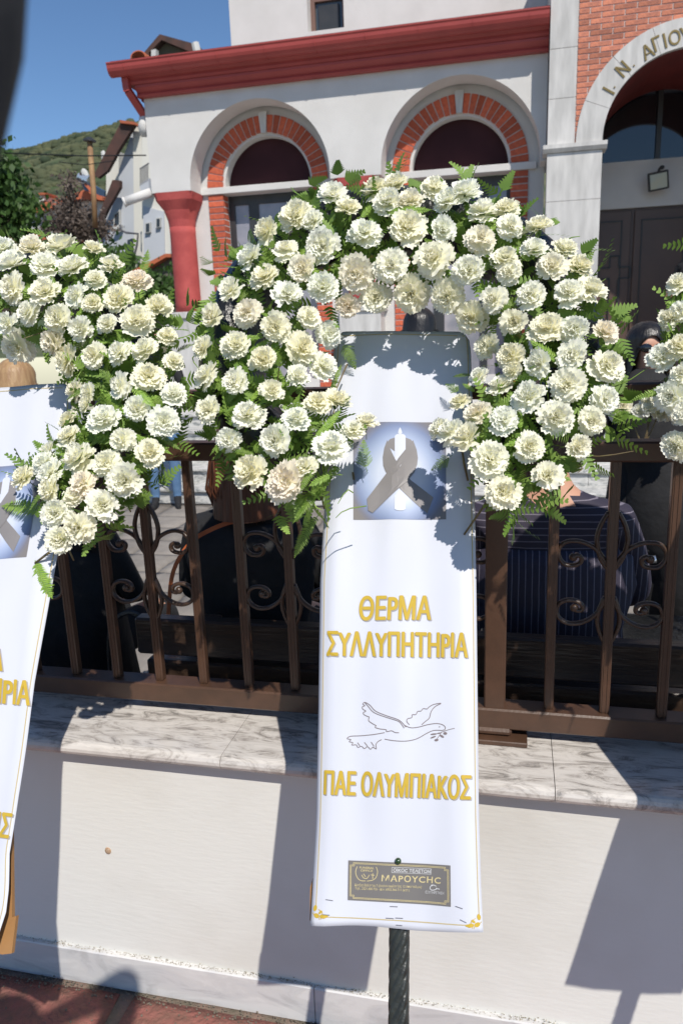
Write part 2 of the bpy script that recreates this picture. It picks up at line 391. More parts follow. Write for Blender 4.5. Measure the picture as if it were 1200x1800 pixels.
# brick rings and jambs
def brickmesh(lx,ly,lz,m=M_brick,taper=0):
    b=MB(); b.bbox(-lx/2,lx/2,-ly/2,ly/2,-lz/2,lz/2,.002)
    if taper: b.v=[(x,y,z*(1+taper*x/lx)) for x,y,z in b.v]
    return b.mesh('brick',m)
nb=13
bm_ring=[brickmesh(.178+d,.14,.062,taper=.28) for d in (0,-.003,.002)]
bm_jamb=[brickmesh(.178,.165,.054) for d in (0,1)]
for (cx,r,zs,zb) in WA:
    aw=link('brick_arch',None,ch)
    # mortar ring
    b=MB(); n=48; ri,ro=r-.0,r+.176
    for k in range(n):
        t0=math.pi*k/n; t1=math.pi*(k+1)/n
        P=[(cx+q*math.cos(t),y,zs+q*math.sin(t)) for y in (8.728,8.82) for q,t in ((ri+.004,t0),(ro-.004,t0),(ro-.004,t1),(ri+.004,t1))]
        b.add(P,[(0,1,2,3),(7,6,5,4),(0,3,7,4),(1,5,6,2)])
    for s in (-1,1):
        xa,xb=sorted((cx+s*(r+.004),cx+s*(r+.172)))
        b.box(xa,xb,8.728,8.86,.86,3.27)
    bpy.data.objects.remove(aw); aw=C_(b,'brick_arch',M_mortar)
    for s in (0,1):
        for k in range(nb):
            a=R_(3.4)+(R_(83.5)-R_(3.4))*(k+.0)/(nb-1)
            a=a if s==0 else math.pi-a
            q=(ri+ro)/2; o=link('brick',bm_ring[rnd.randrange(3)],aw)
            o.location=Vector((cx+q*math.cos(a),8.79,zs+q*math.sin(a)))-CO; o.rotation_euler=(0,-a,0)
        for k in range(35):
            z=3.238-k*.0672
            if z<.9: break
            o=link('brick',bm_jamb[0],aw); xx=cx+(1 if s==0 else -1)*(r+.0865)
            o.location=Vector((xx,8.80+.003*rnd.random(),z))-CO
    # keystone
    b=MB(); b.prism([Vector((cx-.028,8.70,zs+r-.01)),Vector((cx+.028,8.70,zs+r-.01)),Vector((cx+.05,8.70,zs+r+.205)),Vector((cx-.05,8.70,zs+r+.205))],(0,.1,0)); C_(b,'keystone',M_marble_pale)
    # white inner reveal ring + fanlight + window
    b=MB(); n=40
    for k in range(n):
        t0=math.pi*k/n; t1=math.pi*(k+1)/n
        P=[(cx+q*math.cos(t),y,zs+q*math.sin(t)) for y in (8.76,8.92) for q,t in ((r-.028,t0),(r+.002,t0),(r+.002,t1),(r-.028,t1))]
        b.add(P,[(0,1,2,3),(7,6,5,4),(0,3,7,4),(1,5,6,2)])
    C_(b,'arch_reveal',M_plaster,smooth=False)
    b=MB(); P=[Vector((cx+(r-.02)*math.cos(math.pi*k/40),8.90,zs+(r-.02)*math.sin(math.pi*k/40))) for k in range(41)]
    b.prism(P,(0,.05,0)); C_(b,'fanlight',M_maroon)
    wf=MB(); x0,x1=cx-r+.0,cx+r-.0
    wf.box(x0,x1,8.90,8.96,3.17,3.27)
    for xa,xb in ((x0,x0+.07),(x0+.245,x0+.36),(x1-.31,x1-.235),(x1-.045,x1)): wf.box(xa,xb,8.90,8.96,1.15,3.17)
    wo=C_(wf,'window_frame',M_frame)
    for xa,xb in ((x0+.07,x0+.245),(x0+.36,x1-.31),(x1-.235,x1-.045)):
        b=MB(); b.box(xa,xb,8.925,8.935,1.15,3.17); C_(b,'pane',M_pane,wo)
        b=MB(); b.bbox(xa,xb,8.905,8.922,2.70,2.716,.002); C_(b,'glazing_bar',M_frame,wo)
# columns, capitals, pedestals
def column(x,y,r,z0=1.975,z1=3.28,cw=.235):
    b=MB(); b.lathe([(r*1.02,z0),(r,z0+.1),(r*.985,2.85),(r*1.0,2.93)],28,(x,y,0)); sh=C_(b,'column_shaft',M_redcol,smooth=True)
    # capital : circle blending to a square
    b=MB(); n=32; V=[];FF=[]; L=[(2.925,r,0),(3.0,r*1.04,.12),(3.1,r*1.18,.45),(3.2,cw*1.0-.01,.85),(3.279,cw,1)]
    for z,q,s in L:
        for k in range(n):
            t=2*math.pi*(k+.5)/n; c_,s_=math.cos(t),math.sin(t); m=max(abs(c_),abs(s_))
            f=(1-s)+s/m; V.append((x+q*c_*f,y+q*s_*f,z))
    for i in range(len(L)-1):
        for k in range(n): FF.append((i*n+k,i*n+(k+1)%n,(i+1)*n+(k+1)%n,(i+1)*n+k))
    b.add(V,FF); C_(b,'capital',M_redcol,smooth=False)
    b=MB(); b.bbox(x-.27,x+.27,y-.2,y+.27,1.90,1.975,.008); C_(b,'pedestal_cap',M_marble_pale)
    b=MB(); b.bbox(x-.235,x+.235,y-.17,y+.235,.86,1.90,.004); C_(b,'pedestal',M_marble_pale)
column(-3.80,8.62,.150)
column(-1.70,8.62,.150)
# cornice profile, gutter, downpipe
def profile_x(b,prof,x0,x1): b.prism([Vector((x0,y,z)) for y,z in prof],(x1-x0,0,0))
b=MB(); profile_x(b,[(8.41,4.25),(8.33,4.25),(8.32,4.27),(8.332,4.29),(8.285,4.335),(8.285,4.36),(8.41,4.36)],-4.08,.25); 
C_(b,'cornice_moulding',M_red)
b=MB(); profile_x(b,[(8.41,4.362),(8.27,4.362),(8.258,4.385),(8.262,4.41),(8.22,4.445),(8.22,4.50),(8.41,4.50)],-4.16,.25); C_(b,'cornice_moulding',M_red)
for (zz,dx,hh) in ((4.235,.04,.125),(4.362,.12,.128)):
    b=MB(); b.box(-4.04-dx,-4.03,8.42,13,zz,zz+hh); C_(b,'cornice_return',M_red)
b=MB(); gp=[(8.18+ .085*math.cos(t),4.52+ .085*math.sin(t)*1.15) for t in [math.pi+math.pi*k/10 for k in range(11)]]
gp=gp+[(8.265,4.54),(8.085,4.545),(8.085,4.535)]
profile_x(b,gp,-4.29,.245); C_(b,'gutter',M_red,smooth=False)
for i in range(9):
    x=-4.1+i*.52; b=MB(); gq=[(8.18+ .089*math.cos(t),4.52+ .089*math.sin(t)*1.15) for t in [math.pi+math.pi*k/10 for k in range(9)]]+[(8.19,4.46)]
    profile_x(b,gq,x,x+.012); C_(b,'gutter_bracket',M_red)
b=MB(); b.tube([(-4.16,8.25,4.46),(-4.155,8.255,4.33),(-4.15,8.26,4.30)],.05,4); b.tube([(-4.15,8.26,4.31),(-4.075,8.45,4.10)],.05,4); C_(b,'downpipe',M_red)
b=MB(); b.tube([(-4.085,8.46,4.10),(-4.10,8.47,3.98),(-4.11,8.5,3.90)],[.05,.07,.045],10); C_(b,'downpipe_white',M_plaster,smooth=True)
b=MB(); p=at(266,338,8.45); b.tube([p,p+Vector((-.27,-.12,-.10))],.05,14); b.tube([p+Vector((-.27,-.12,-.10)),p+Vector((-.29,-.129,-.107))],[.056,.056],14); C_(b,'rain_spout',M_plaster,smooth=True)
# roof plane and ridge tile behind gutter
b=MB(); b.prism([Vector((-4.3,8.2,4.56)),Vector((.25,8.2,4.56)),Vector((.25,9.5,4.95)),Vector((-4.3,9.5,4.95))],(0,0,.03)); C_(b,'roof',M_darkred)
mt=mat('roof_tile',(.42,.12,.06),.8,(.3,.09,.05),20,.3,60,rand=.15)
# upper storey
b=MB(); x0,x1=-2.43,-2.0
b.box(-3.38,x0,9.5,9.8,4.8,8.5); b.box(x1,.3,9.5,9.8,4.8,8.5); b.box(x0,x1,9.5,9.8,4.8,5.10); b.box(x0,x1,9.5,9.8,6.3,8.5); b.box(-3.38,-3.1,9.8,13,4.8,8.5)
C_(b,'upper_wall',M_plaster)
mbw=mat('window_brown',(.16,.09,.07),.6)
b=MB(); b.box(x0,x1,9.68,9.74,5.1,5.12)
for xa,xb,za,zb in ((x0,x0+.05,5.1,6.3),(x1-.05,x1,5.1,6.3),(x0+.05,x1-.05,5.46,5.52),(x0+.05,x1-.05,6.24,6.3)): b.box(xa,xb,9.66,9.72,za,zb)
wo=C_(b,'upper_window',mbw)
b=MB(); b.box(x0+.05,x1-.05,9.70,9.71,5.1,6.3); C_(b,'pane',mat('grey_pane',(.06,.075,.085),.15,spec=.8),wo)
b=MB(); b.bbox(x0+.09,x1-.09,9.672,9.69,5.12,5.42,.003); C_(b,'inner_sash',M_frame,wo)
# ---- marble porch
YP=8.15
def slab_pier(x0,x1,zlist):
    for a,c in zip(zlist[:-1],zlist[1:]):
        b=MB(); b.bbox(x0,x1,YP,YP+.03,a+.0015,c-.0015,.002); C_(b,'marble_slab',M_marble_pale)
slab_pier(.255,.765,[.85,1.13,1.56,1.99,2.42,2.85,3.292])
slab_pier(.255,.505,[3.362,3.77,4.20,4.63,5.06,5.5])
b=MB(); b.box(.258,.762,YP+.031,8.42,.85,3.292); b.box(.258,.503,YP+.031,9.49,3.362,5.6); C_(b,'pier_core',M_marble_pale)
b=MB(); prof=[(YP+.2,3.293),(YP-.02,3.293),(YP-.045,3.325),(YP-.045,3.361),(YP+.2,3.361)]; profile_x(b,prof,.215,.805); C_(b,'impost',M_marble_pale)
# arch ring of marble voussoirs
AC=(1.49,3.335); ri,ro=.73,.972
voff=[0,22,47,70,90,110,133,158,180]
for a0,a1 in zip(voff[:-1],voff[1:]):
    b=MB(); n=8
    for k in range(n):
        t0=R_(a0+.12+(a1-a0-.24)*k/n); t1=R_(a0+.12+(a1-a0-.24)*(k+1)/n)
        P=[(AC[0]+q*math.cos(t),y,AC[1]+.03+q*math.sin(t)) for y in (YP-.012,YP+.05) for q,t in ((ri,t0),(ro,t0),(ro,t1),(ri,t1))]
        b.add(P,[(0,1,2,3),(7,6,5,4),(0,3,7,4),(1,5,6,2),(0,4,5,1),(3,2,6,7)])
    C_(b,'voussoir',M_marble_pale)
# brick wall behind the ring : mortar backing + bricks
b=MB(); arch_wall(b,.506,2.9,3.362,5.6,YP+.003,YP+.3,[(AC[0],.80,AC[1]+.03,3.362)]); bwall=C_(b,'porch_brick_wall',M_mortar)
b=MB(); b.box(2.22,2.9,YP,YP+.3,.85,3.36); C_(b,'porch_pier_right',M_marble_pale)
b=MB(); n=36
for k in range(n):
    t0=math.pi*k/n; t1=math.pi*(k+1)/n
    P=[(AC[0]+q*math.cos(t),y,AC[1]+.03+q*math.sin(t)) for y in (YP+.051,9.48) for q,t in ((ri+.004,t0),(ri+.07,t0),(ri+.07,t1),(ri+.004,t1))]
    b.add(P,[(0,1,2,3),(7,6,5,4),(0,3,7,4),(1,5,6,2)])
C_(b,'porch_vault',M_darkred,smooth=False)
bb=[brickmesh(.196,.03,.0405,M_brickw) for _ in range(1)][0]; bh=brickmesh(.094,.03,.0405,M_brickw)
z=3.388; row=0
while z<4.86:
    x=.508+(.0 if row%2==0 else -.1)
    while x<2.05:
        cx_=x+.1; full=True; L=.196
        xc=max(x,.508)+.002; xe=x+.198
        if xe-xc>.05:
            me=bb if xe-xc>.15 else bh
            cc=(xe+xc)/2
            dmin=min(math.hypot(px-AC[0],pz-AC[1]-.03) for px in (xc,xe) for pz in (z-.02,z+.02))
            if dmin>ri+.05:
                o=link('brick',me,bwall); o.location=Vector((cc,YP+.012+rnd.uniform(-.001,.001),z))-CO
        x+=.2045
    z+=.0478; row+=1
# porch interior : side wall, back wall, door
b=MB(); b.box(.60,.72,8.42,9.5,.85,3.30); b.box(2.26,2.4,8.46,9.5,.85,3.3); C_(b,'porch_side_wall',M_plaster)
b=MB(); b.box(.6,2.6,9.52,9.6,2.93,3.42); C_(b,'lintel',M_plaster)
b=MB(); b.box(.6,2.6,9.545,9.6,3.42,4.6); C_(b,'porch_fanlight',M_paned)
for xa,xb in ((.83,.90),(1.45,1.50)):
    b=MB(); b.box(xa,xb,9.50,9.545,3.42,4.3); C_(b,'fanlight_mullion',M_frame)
dr=MB(); dr.box(.6,2.6,9.56,9.62,.85,2.93); dro=C_(dr,'door',M_door)
for xa,xb in ((.70,1.235),(1.275,1.90)):
    leaf=MB(); leaf.bbox(xa,xb,9.53,9.562,.87,2.90,.004)
    C_(leaf,'door_leaf',M_door,dro)
    fr=MB()
    fx0,fx1,fz0,fz1=xa+.07,xb-.09,1.0,2.80
    for q in ((fx0,fx1,fz1-.014,fz1),(fx0,fx1,fz0,fz0+.014),(fx0,fx0+.014,fz0,fz1),(fx1-.014,fx1,fz0,fz1)): fr.bbox(q[0],q[1],9.519,9.531,q[2],q[3],.003)
    C_(fr,'panel_moulding',M_frame,dro)
cr=MB(); cxx,czz=1.075,2.22
pts=[(-.05,.2),(.05,.2),(.05,.075),(.17,.075),(.17,-.045),(.05,-.045),(.05,-.75),(-.05,-.75),(-.05,-.045),(-.17,-.045),(-.17,.075),(-.05,.075)]
for k in range(12):
    a=Vector((cxx+pts[k][0],9.522,czz+pts[k][1])); c2=Vector((cxx+pts[(k+1)%12][0],9.522,czz+pts[(k+1)%12][1])); cr.tube([a,c2],.011,4)
C_(cr,'door_cross',M_black,dro)
# inscription on the marble arch
def text_mesh(s,bold=0.0,shear=0,space=1.0,res=4):
    cu=bpy.data.curves.new('t','FONT'); cu.body=s; cu.offset=bold; cu.shear=shear; cu.space_character=space; cu.resolution_u=res; cu.fill_mode='BOTH'
    o=bpy.data.objects.new('t',cu); COL.objects.link(o)
    dg=bpy.context.evaluated_depsgraph_get(); me=bpy.data.meshes.new_from_object(o.evaluated_get(dg))
    vs_=[v.co.copy() for v in me.vertices]; fs_=[tuple(p.vertices) for p in me.polygons]
    bpy.data.objects.remove(o); bpy.data.curves.remove(cu); bpy.data.meshes.remove(me)
    if not vs_: return [],[]
    x0=min(v.x for v in vs_);x1=max(v.x for v in vs_);y0=min(v.y for v in vs_);y1=max(v.y for v in vs_)
    asp=(x1-x0)/max(1e-6,(y1-y0))
    return [((v.x-x0)/max(1e-6,(x1-x0)),(v.y-y0)/max(1e-6,(y1-y0))) for v in vs_],fs_,asp
M_brz=mat('bronze_letter',(.22,.16,.06),.45,metal=.6)
let=[('Ι',1069,159),('.',1079.5,153,),('Ν',1094,121),('.',1113.5,115),('Α',1137,90),('Γ',1154,76),('Ι',1168,71),('Ο',1185,65.5),('Υ',1204,61)]
for chx,px,py in let:
    q=at(px,py,YP-.02); ang=math.atan2(q.z-AC[1]-.03,q.x-AC[0]); rot=ang-math.pi/2
    n2,f2,asp=text_mesh(chx,.01)
    h=.125 if chx!='.' else .016; wd=h*asp*.92 if chx!='Ι' else .018
    V=[]; 
    for tx,ty in n2:
        x=(tx-.5)*wd; y=(ty-.5)*h
        V.append((q.x+x*math.cos(rot)-y*math.sin(rot),YP-.020,q.z+x*math.sin(rot)+y*math.cos(rot)))
    V2=[(x,YP-.0115,z) for x,_,z in V]
    b=MB(); nn=len(V); b.add(V,f2); b.add(V2,[tuple(reversed(f)) for f in f2])
    # side walls
    from collections import Counter
    ed=Counter()
    for f in f2:
        for i in range(len(f)): ed[tuple(sorted((f[i],f[(i+1)%len(f)])))]+=1
    b.f+= [(e[0],e[1],e[1]+nn,e[0]+nn) for e,c_ in ed.items() if c_==1]; b.mi=[0]*len(b.f)
    C_(b,'letter',M_brz)
# floodlight under the fanlight
fl=thing('floodlight','small black LED floodlight fixed above the dark church door','floodlight',at(1156,318,9.35))
b=MB(); T=Matrix.Rotation(R_(-8),4,'Y')@Matrix.Rotation(R_(12),4,'X')
b.bbox(-.105,.105,-.02,.03,-.095,.095,.008,T=T); b.build('housing',M_frame,fl)
b=MB(); b.box(-.085,.085,-.0235,-.0205,-.075,.075,T=T); b.build('lens',mat('lamp_glass',(.42,.47,.42),.3,(.5,.5,.38),9),fl)
b=MB(); b.tube([(.0,.03,.09),(.02,.10,.14)],.014,8); b.ell((.03,.0,.135),(.028,.028,.022)); b.build('bracket',M_frame,fl)

# ------------------------------------------------------------------ background : hill, houses, trees
def sky_px(u): # skyline of the hill in the photograph, as elevation
    return 0
hb=MB(); nx,ny=120,40; V=[];FF=[]
ridge=[(-400,330),(-200,300),(10,262),(60,257),(130,247),(180,235),(215,224),(300,190),(400,170),(700,200),(1200,260)]
def ridgez(x,Y):
    # height of ridge over x at distance Y
    best=None
    for (u0,v0),(u1,v1) in zip(ridge[:-1],ridge[1:]):
        a=at(u0,v0,Y); c=at(u1,v1,Y)
        if a.x<=x<=c.x: 
            t=(x-a.x)/(c.x-a.x); t2=t; return a.z+(c.z-a.z)*t2
    return at(*ridge[0],Y).z if x<at(*ridge[0],Y).x else at(*ridge[-1],Y).z
YR=320.
for j in range(ny+1):
    t=j/ny; Y=40+(YR-40)*t
    for i in range(nx+1):
        x=-420+i*6.0
        zr=ridgez(x,YR)
        z=(zr+.0)*(t**1.25)+noise.fractal(Vector((x*.02,Y*.02,3)),1,2,5)*4*(t if t<.98 else .2)+noise.noise(Vector((x*.2,Y*.2,1)))*1.0*t
        V.append((x,Y,z+1.0*(1-t)))
for j in range(ny):
    for i in range(nx): a=j*(nx+1)+i; FF.append((a,a+1,a+nx+2,a+nx+1))
hb.add(V,FF)
M_hill=mat('hill_scrub',(.045,.075,.025),.95,(.16,.145,.08),.06,.0,contrast=(.42,.66),detail=10)
hl=hb.build('hill',M_hill,smooth=True); hl['kind']='structure'
sh=MB(); r=random.Random(11)
for k in range(5200):
    t=r.uniform(.12,.985); Y=40+(YR-40)*t
    u=r.uniform(-20,240); x=at(u,300,Y).x
    z=ridgez(x,YR)*(t**1.25)+noise.fractal(Vector((x*.02,Y*.02,3)),1,2,5)*4*t
    if noise.noise(Vector((x*.03,Y*.03,9)))<-.28: continue
    s=r.uniform(.5,1.5)*(.6+t)
    if t>.95: s*=.6
    sh.ell((x,Y,z+s*.3),(s,s,s*r.uniform(.5,.8)),6,4)
M_shrub=mat('scrub_bush',(.026,.042,.018),.9,(.095,.10,.045),.09,contrast=(.36,.66),detail=8)
o=sh.build('hillside_scrub',M_shrub,smooth=True); o['kind']='stuff'
M_house=mat('house_render',(.44,.46,.49),.9,(.50,.52,.55),.6)
M_cream=mat('cream_render',(.62,.60,.53),.9,(.66,.64,.58),.8)
M_roofd=mat('dark_timber',(.05,.028,.022),.8,(.09,.04,.03),3)
M_tile=mat('terracotta_tile',(.48,.13,.055),.85,(.36,.10,.05),2.5,.3,9,rand=.15)
M_dkwin=mat('house_window',(.03,.035,.04),.2,spec=.7)
M_hw=mat('pale_house_render',(.5,.50,.48),.9,(.56,.55,.52),.8)
M_rail=mat('balcony_metal',(.10,.10,.11),.5)
def poly(px,Y,dY,mb=None):
    b=mb or MB(); b.prism([at(u,v,Y) for u,v in px],(0,dY,0)); return b
# tall gabled house beside the church
th=thing('gabled_house','tall pale grey and cream house with steep dark brown eaves left of the church','house',at(240,480,20))
def HB(b,n,m,parent=th): return shift(b,th.location).build(n,m,parent)
HB(poly([(180,520),(180,392),(209,326),(209,300),(236,222),(254,216),(256,520)],20,8),'wall',M_house)
HB(poly([(187,350),(187,302),(209,266),(209,330)],20.3,1),'gable_wall',M_cream)
HB(poly([(237,520),(234,222),(249,215),(253,520)],19.9,.095),'corner_strip',M_cream)
HB(poly([(250,520),(250,196),(275,196),(300,330),(300,520)],19.3,.6),'stair_tower',M_cream)
HB(poly([(253,462),(252,362),(288,372),(290,462)],19.25,.045),'render_panel',M_house)
HB(poly([(166,306),(172,313),(189,300),(208,264),(235,222),(236,214),(214,212)],19.6,.14),'roof',M_roofd)
HB(poly([(171,386),(178,392),(192,362),(211,329),(211,317),(198,316)],19.6,.14),'lower_roof',M_roofd)
HB(poly([(210,211),(236,214),(238,219),(212,216)],19.5,.3),'roof_edge',M_tile)
def win(px,Y):
    f=HB(poly(px,Y,.09),'window',M_hw); cx_=sum(p[0] for p in px)/4; cy_=sum(p[1] for p in px)/4
    HB(poly([(cx_+(u-cx_)*.68,cy_+(v-cy_)*.8) for u,v in px],Y-.012,.06),'pane',M_dkwin,f)
win([(200,402),(200,376),(211,368),(211,395)],19.92)
win([(255,410),(255,392),(264,390),(264,408)],19.17)
win([(274,401),(274,383),(282,382),(282,399)],19.17)
HB(poly([(198,406),(198,402),(213,395),(213,399)],19.8,.12),'sill',M_hw)
HB(poly([(224,480),(224,422),(232,419),(235,480)],19.91,.08),'balcony_door',M_dkwin)
HB(poly([(246,330),(246,324),(262,313),(262,334),(250,340)],18.9,.4),'balcony_slab',M_house)
b=MB()
for k in range(6): b.tube([at(247+k*2.6,326-k*1.6,18.9),at(247+k*2.6,297-k*1.8,18.9)],.012,4)
b.tube([at(246,297,18.9),at(262,287,18.9)],.018,4); o=HB(b,'balcony_rail',M_rail); o['kind']='stuff'
b=MB()
for k in range(9): b.tube([at(216+k*4.3,474,19.4),at(216+k*4.3,451-(k>3)*0,19.4)],.012,4)
b.tube([at(214,453,19.4),at(233,449,19.4),at(251,452,19.4)],.02,4); o=HB(b,'balcony_rail',M_rail); o['kind']='stuff'
b=MB(); b.tube([at(211,395,19.5),at(214,405,19.5),at(222,409,19.5),at(243,411,19.5),at(241,430,19.5),at(236,452,19.5)],.03,6); HB(b,'drainpipe',M_rail)
# small tiled outbuilding roof + shrub right of wreath
ob=thing('shed','low shed with a red tiled roof edge behind the red corner column','shed',at(280,520,14))
b=poly([(232,476),(290,446),(300,446),(300,452),(292,452),(240,482)],13.8,3); shift(b,ob.location).build('roof',M_tile,ob)
b=poly([(240,483),(292,453),(300,453),(300,560),(240,560)],14,2.5); shift(b,ob.location).build('wall',mat('shed_wall',(.07,.065,.05),.9,(.16,.15,.12),2),ob)
# house with dark open gable behind the cornice
gh=thing('distant_house','dark gabled roof peeking over the red church gutter','house',at(300,100,24))
b=poly([(240,108),(277,64),(281,60),(346,78),(352,88),(352,96),(342,94),(284,70),(262,92),(262,108)],24,.5); shift(b,gh.location).build('roof',M_roofd,gh)
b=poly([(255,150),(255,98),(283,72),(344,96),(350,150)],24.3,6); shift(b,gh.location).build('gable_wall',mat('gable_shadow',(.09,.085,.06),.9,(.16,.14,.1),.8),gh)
b=poly([(266,150),(266,88),(274,86),(274,150)],23.9,.2); shift(b,gh.location).build('gable_post',M_hw,gh)
b=MB(); b.tube([at(343,76,23.8),at(347,92,23.8)],.12,8); shift(b,gh.location).build('chimney_cap',M_hw,gh)
b=MB()
for k in range(9):
    t0=math.pi*k/9; t1=math.pi*(k+1)/9; p0=at(243,101,12.); 
    q=lambda t,rr_: p0+Vector((rr_*-math.cos(t),0,rr_*math.sin(t)*.75))
    b.prism([q(t0,.115),q(t1,.115),q(t1,.135),q(t0,.135)],(0,.4,0))
rt=shift(b,ch.location).build('ridge_tile',M_tile,ch)
# orange roofed houses
oh=thing('orange_roof_house','pale house with orange tiled roof, small chimney and rooftop solar heater','house',at(130,420,34))
def OB(b,n,m,parent=oh): return shift(b,oh.location).build(n,m,parent)
OB(poly([(40,455),(46,384),(66,374),(140,352),(182,350),(182,455)],34,7),'wall',M_hw)
o=OB(poly([(52,372),(60,361),(118,345),(150,333),(183,346),(183,352),(140,350),(66,373)],33.6,8),'roof',M_tile)
b=poly([(70,354),(70,343),(78,342),(78,352)],33.5,.8); OB(b,'chimney',M_cream)
b=poly([(68,343),(68,339),(80,338),(80,342)],33.4,1); OB(b,'chimney_cap',M_tile)
OB(poly([(77,394),(77,380),(86,379),(86,393)],33.9,.09),'window',M_dkwin)
OB(poly([(139,317),(150,317),(184,336),(184,346),(166,340),(148,334)],33,.25),'solar_panel',mat('solar_panel',(.03,.05,.085),.2,spec=.8))
OB(poly([(137,313),(148,317),(164,338),(180,347),(180,350),(163,342),(146,322)],32.9,.2),'panel_frame',M_tile)
b=MB(); b.tube([at(140,312,33),at(158,318,33)],.22,12); OB(b,'water_tank',mat('tank_metal',(.55,.6,.65),.25,metal=.7))
b=MB(); T=Matrix.Translation(at(150,306,33))@Matrix.Rotation(R_(-25),4,'Y'); b.ell((0,0,0),(.16,.1,.26),12,8,T=T); OB(b,'satellite_dish',M_hw)
b=MB(); T=Matrix.Translation(at(183,277,24)); b.ell((0,0,0),(.09,.07,.22),10,8,T=T); b.tube([at(182,269,24),at(179,269,24)],.05,6)
sdh=shift(b,at(183,290,24)).build('satellite_dish',M_hw); sdh.location=at(183,290,24); tag(sdh,'small white satellite dish high beside the steep brown eave','satellite dish')
o2=thing('roof_house','orange tiled hip roof half hidden behind the dark green tree','house',at(60,430,26))
b=poly([(10,470),(20,418),(38,402),(62,404),(96,420),(98,470)],26,6); shift(b,o2.location).build('roof',M_tile,o2)
b=poly([(0,480),(5,440),(100,440),(100,480)],25.9,5); shift(b,o2.location).build('wall',M_hw,o2)
# rusty pipe with cap, cable
fp=thing('flue_pipe','tall rusty metal pipe with flat cap rising in front of the hill','pipe',at(167,400,15))
b=MB(); b.tube([at(168,400,15),at(165,340,15),at(158,250,15)],.055,12); shift(b,fp.location).build('pipe',mat('rusty_pipe',(.36,.22,.10),.7,(.22,.12,.06),6,.2,30),fp,smooth=True)
b=MB(); b.tube([at(158,249,15),at(158,246,15)],.13,12); b.tube([at(158,246,15),at(158,241,15)],[.12,.03],12); shift(b,fp.location).build('cap',M_frame,fp)
b=MB(); pts=[at(-60,266,13),at(60,271,13),at(150,274,13),at(257,273,13)]; b.tube(pts,.011,5); cb=b.build('power_cable',M_black); tag(cb,'thin black cable strung across the hillside towards the church','cable')
b=MB(); b.tube([at(105,285,13),at(150,290,13),at(205,282,13)],.007,5); cb=b.build('power_cable',M_black); tag(cb,'short lower cable sagging beside the rusty pipe','cable')
# trees
def leaf_crown(pxblobs,Y,m,seed,nleaf,size,depth=1.4):
    r=random.Random(seed); b=MB()
    cl=[]
    for (u,v,ru,rv) in pxblobs:
        c=at(u,v,Y); rx=(at(u+ru,v,Y)-c).length; rz=(at(u,v+rv,Y)-c).length
        cl.append((c,rx,rz))
    tot=sum(a*b_ for _,a,b_ in cl)
    for c,rx,rz in cl:
        n=int(nleaf*rx*rz/tot); nb_=max(4,n//26)
        for k in range(nb_):
            d=Vector((r.gauss(0,1),r.gauss(0,1),r.gauss(0,1))).normalized()*(r.random()**.4)
            p=c+Vector((d.x*rx,d.y*rx*depth,d.z*rz)); cs=size*r.uniform(2.2,4.2)
            for q in range(n//nb_):
                e=Vector((r.gauss(0,1),r.gauss(0,1),r.gauss(0,.8)))*cs*.42
                a=Vector((r.gauss(0,1),r.gauss(0,1),r.gauss(0,.7))).normalized(); t=a.orthogonal().normalized()
                t=(Matrix.Rotation(r.random()*6.28,3,a)@t); s_=size*r.uniform(.6,1.2); wv=a.cross(t)*s_*.33; t=t*s_
                x=p+e; b.add([x-t*.5,x+wv,x+t*.5,x-wv],[(0,1,2,3)])
    return b
M_leaf=mat('tree_leaf',(.04,.095,.02),.55,(.085,.16,.035),.8,transl=.3,contrast=(.35,.65))
M_leafd=mat('dark_tree_leaf',(.025,.06,.014),.6,(.055,.11,.025),.8,transl=.25,contrast=(.35,.65))
M_plum=mat('plum_leaf',(.10,.075,.062),.6,(.19,.15,.12),.9,transl=.25,contrast=(.35,.65))
M_bark=mat('bark',(.10,.075,.055),.9,(.06,.045,.035),6,.5,20)
gt=thing('green_tree','dense dark green leafy tree at the left edge above the wreath','tree',at(20,520,13))
b=leaf_crown([(-8,305,34,45),(12,350,28,38),(5,400,36,30),(-50,350,55,90),(30,380,14,16)],13,M_leafd,5,5200,.15); shift(b,gt.location).build('crown',M_leaf,gt)
b=MB(); b.tube([at(0,560,13),at(5,430,13),at(10,330,13)],[.2,.15,.05],8); b.tube([at(5,420,13),at(32,350,13)],[.08,.03],6); b.tube([at(5,420,13),at(-30,340,13)],[.08,.03],6); shift(b,gt.location).build('trunk',M_bark,gt)
pt=thing('plum_tree','bushy purple brown leaved tree in front of the orange roofed house','tree',at(135,520,16))
b=leaf_crown([(122,330,7,30),(122,370,22,24),(140,385,38,20),(130,412,44,26),(165,400,26,22),(100,400,16,16)],16,M_plum,8,5200,.085); shift(b,pt.location).build('crown',M_plum,pt)
b=MB(); b.tube([at(138,560,16),at(134,430,16),at(122,300,16)],[.14,.1,.02],8)
r=random.Random(4)
for k in range(14):
    v0=r.uniform(340,430); b.tube([at(128,v0+10,16),at(128+r.uniform(-30,45),v0-r.uniform(8,26),16+r.uniform(-.8,.8))],[.03,.006],5)
shift(b,pt.location).build('trunk',M_bark,pt)
sb=thing('shrub','green bush under the shed eave beside the red column','shrub',at(285,540,13))
b=leaf_crown([(280,512,26,14),(268,525,30,18),(290,498,12,10)],13,M_leaf,15,1500,.12); shift(b,sb.location).build('foliage',M_leaf,sb)
b=MB(); b.tube([at(284,560,13),at(280,520,13)],[.05,.02],6); shift(b,sb.location).build('stem',M_bark,sb)
ct=thing('hedge_tree','dark green trees below the orange roofs behind the left wreath','tree',at(60,520,18))
b=leaf_crown([(60,455,70,26),(0,450,60,30),(200,470,50,30),(120,470,60,26)],18,M_leaf,25,4500,.18); shift(b,ct.location).build('crown',M_leaf,ct)
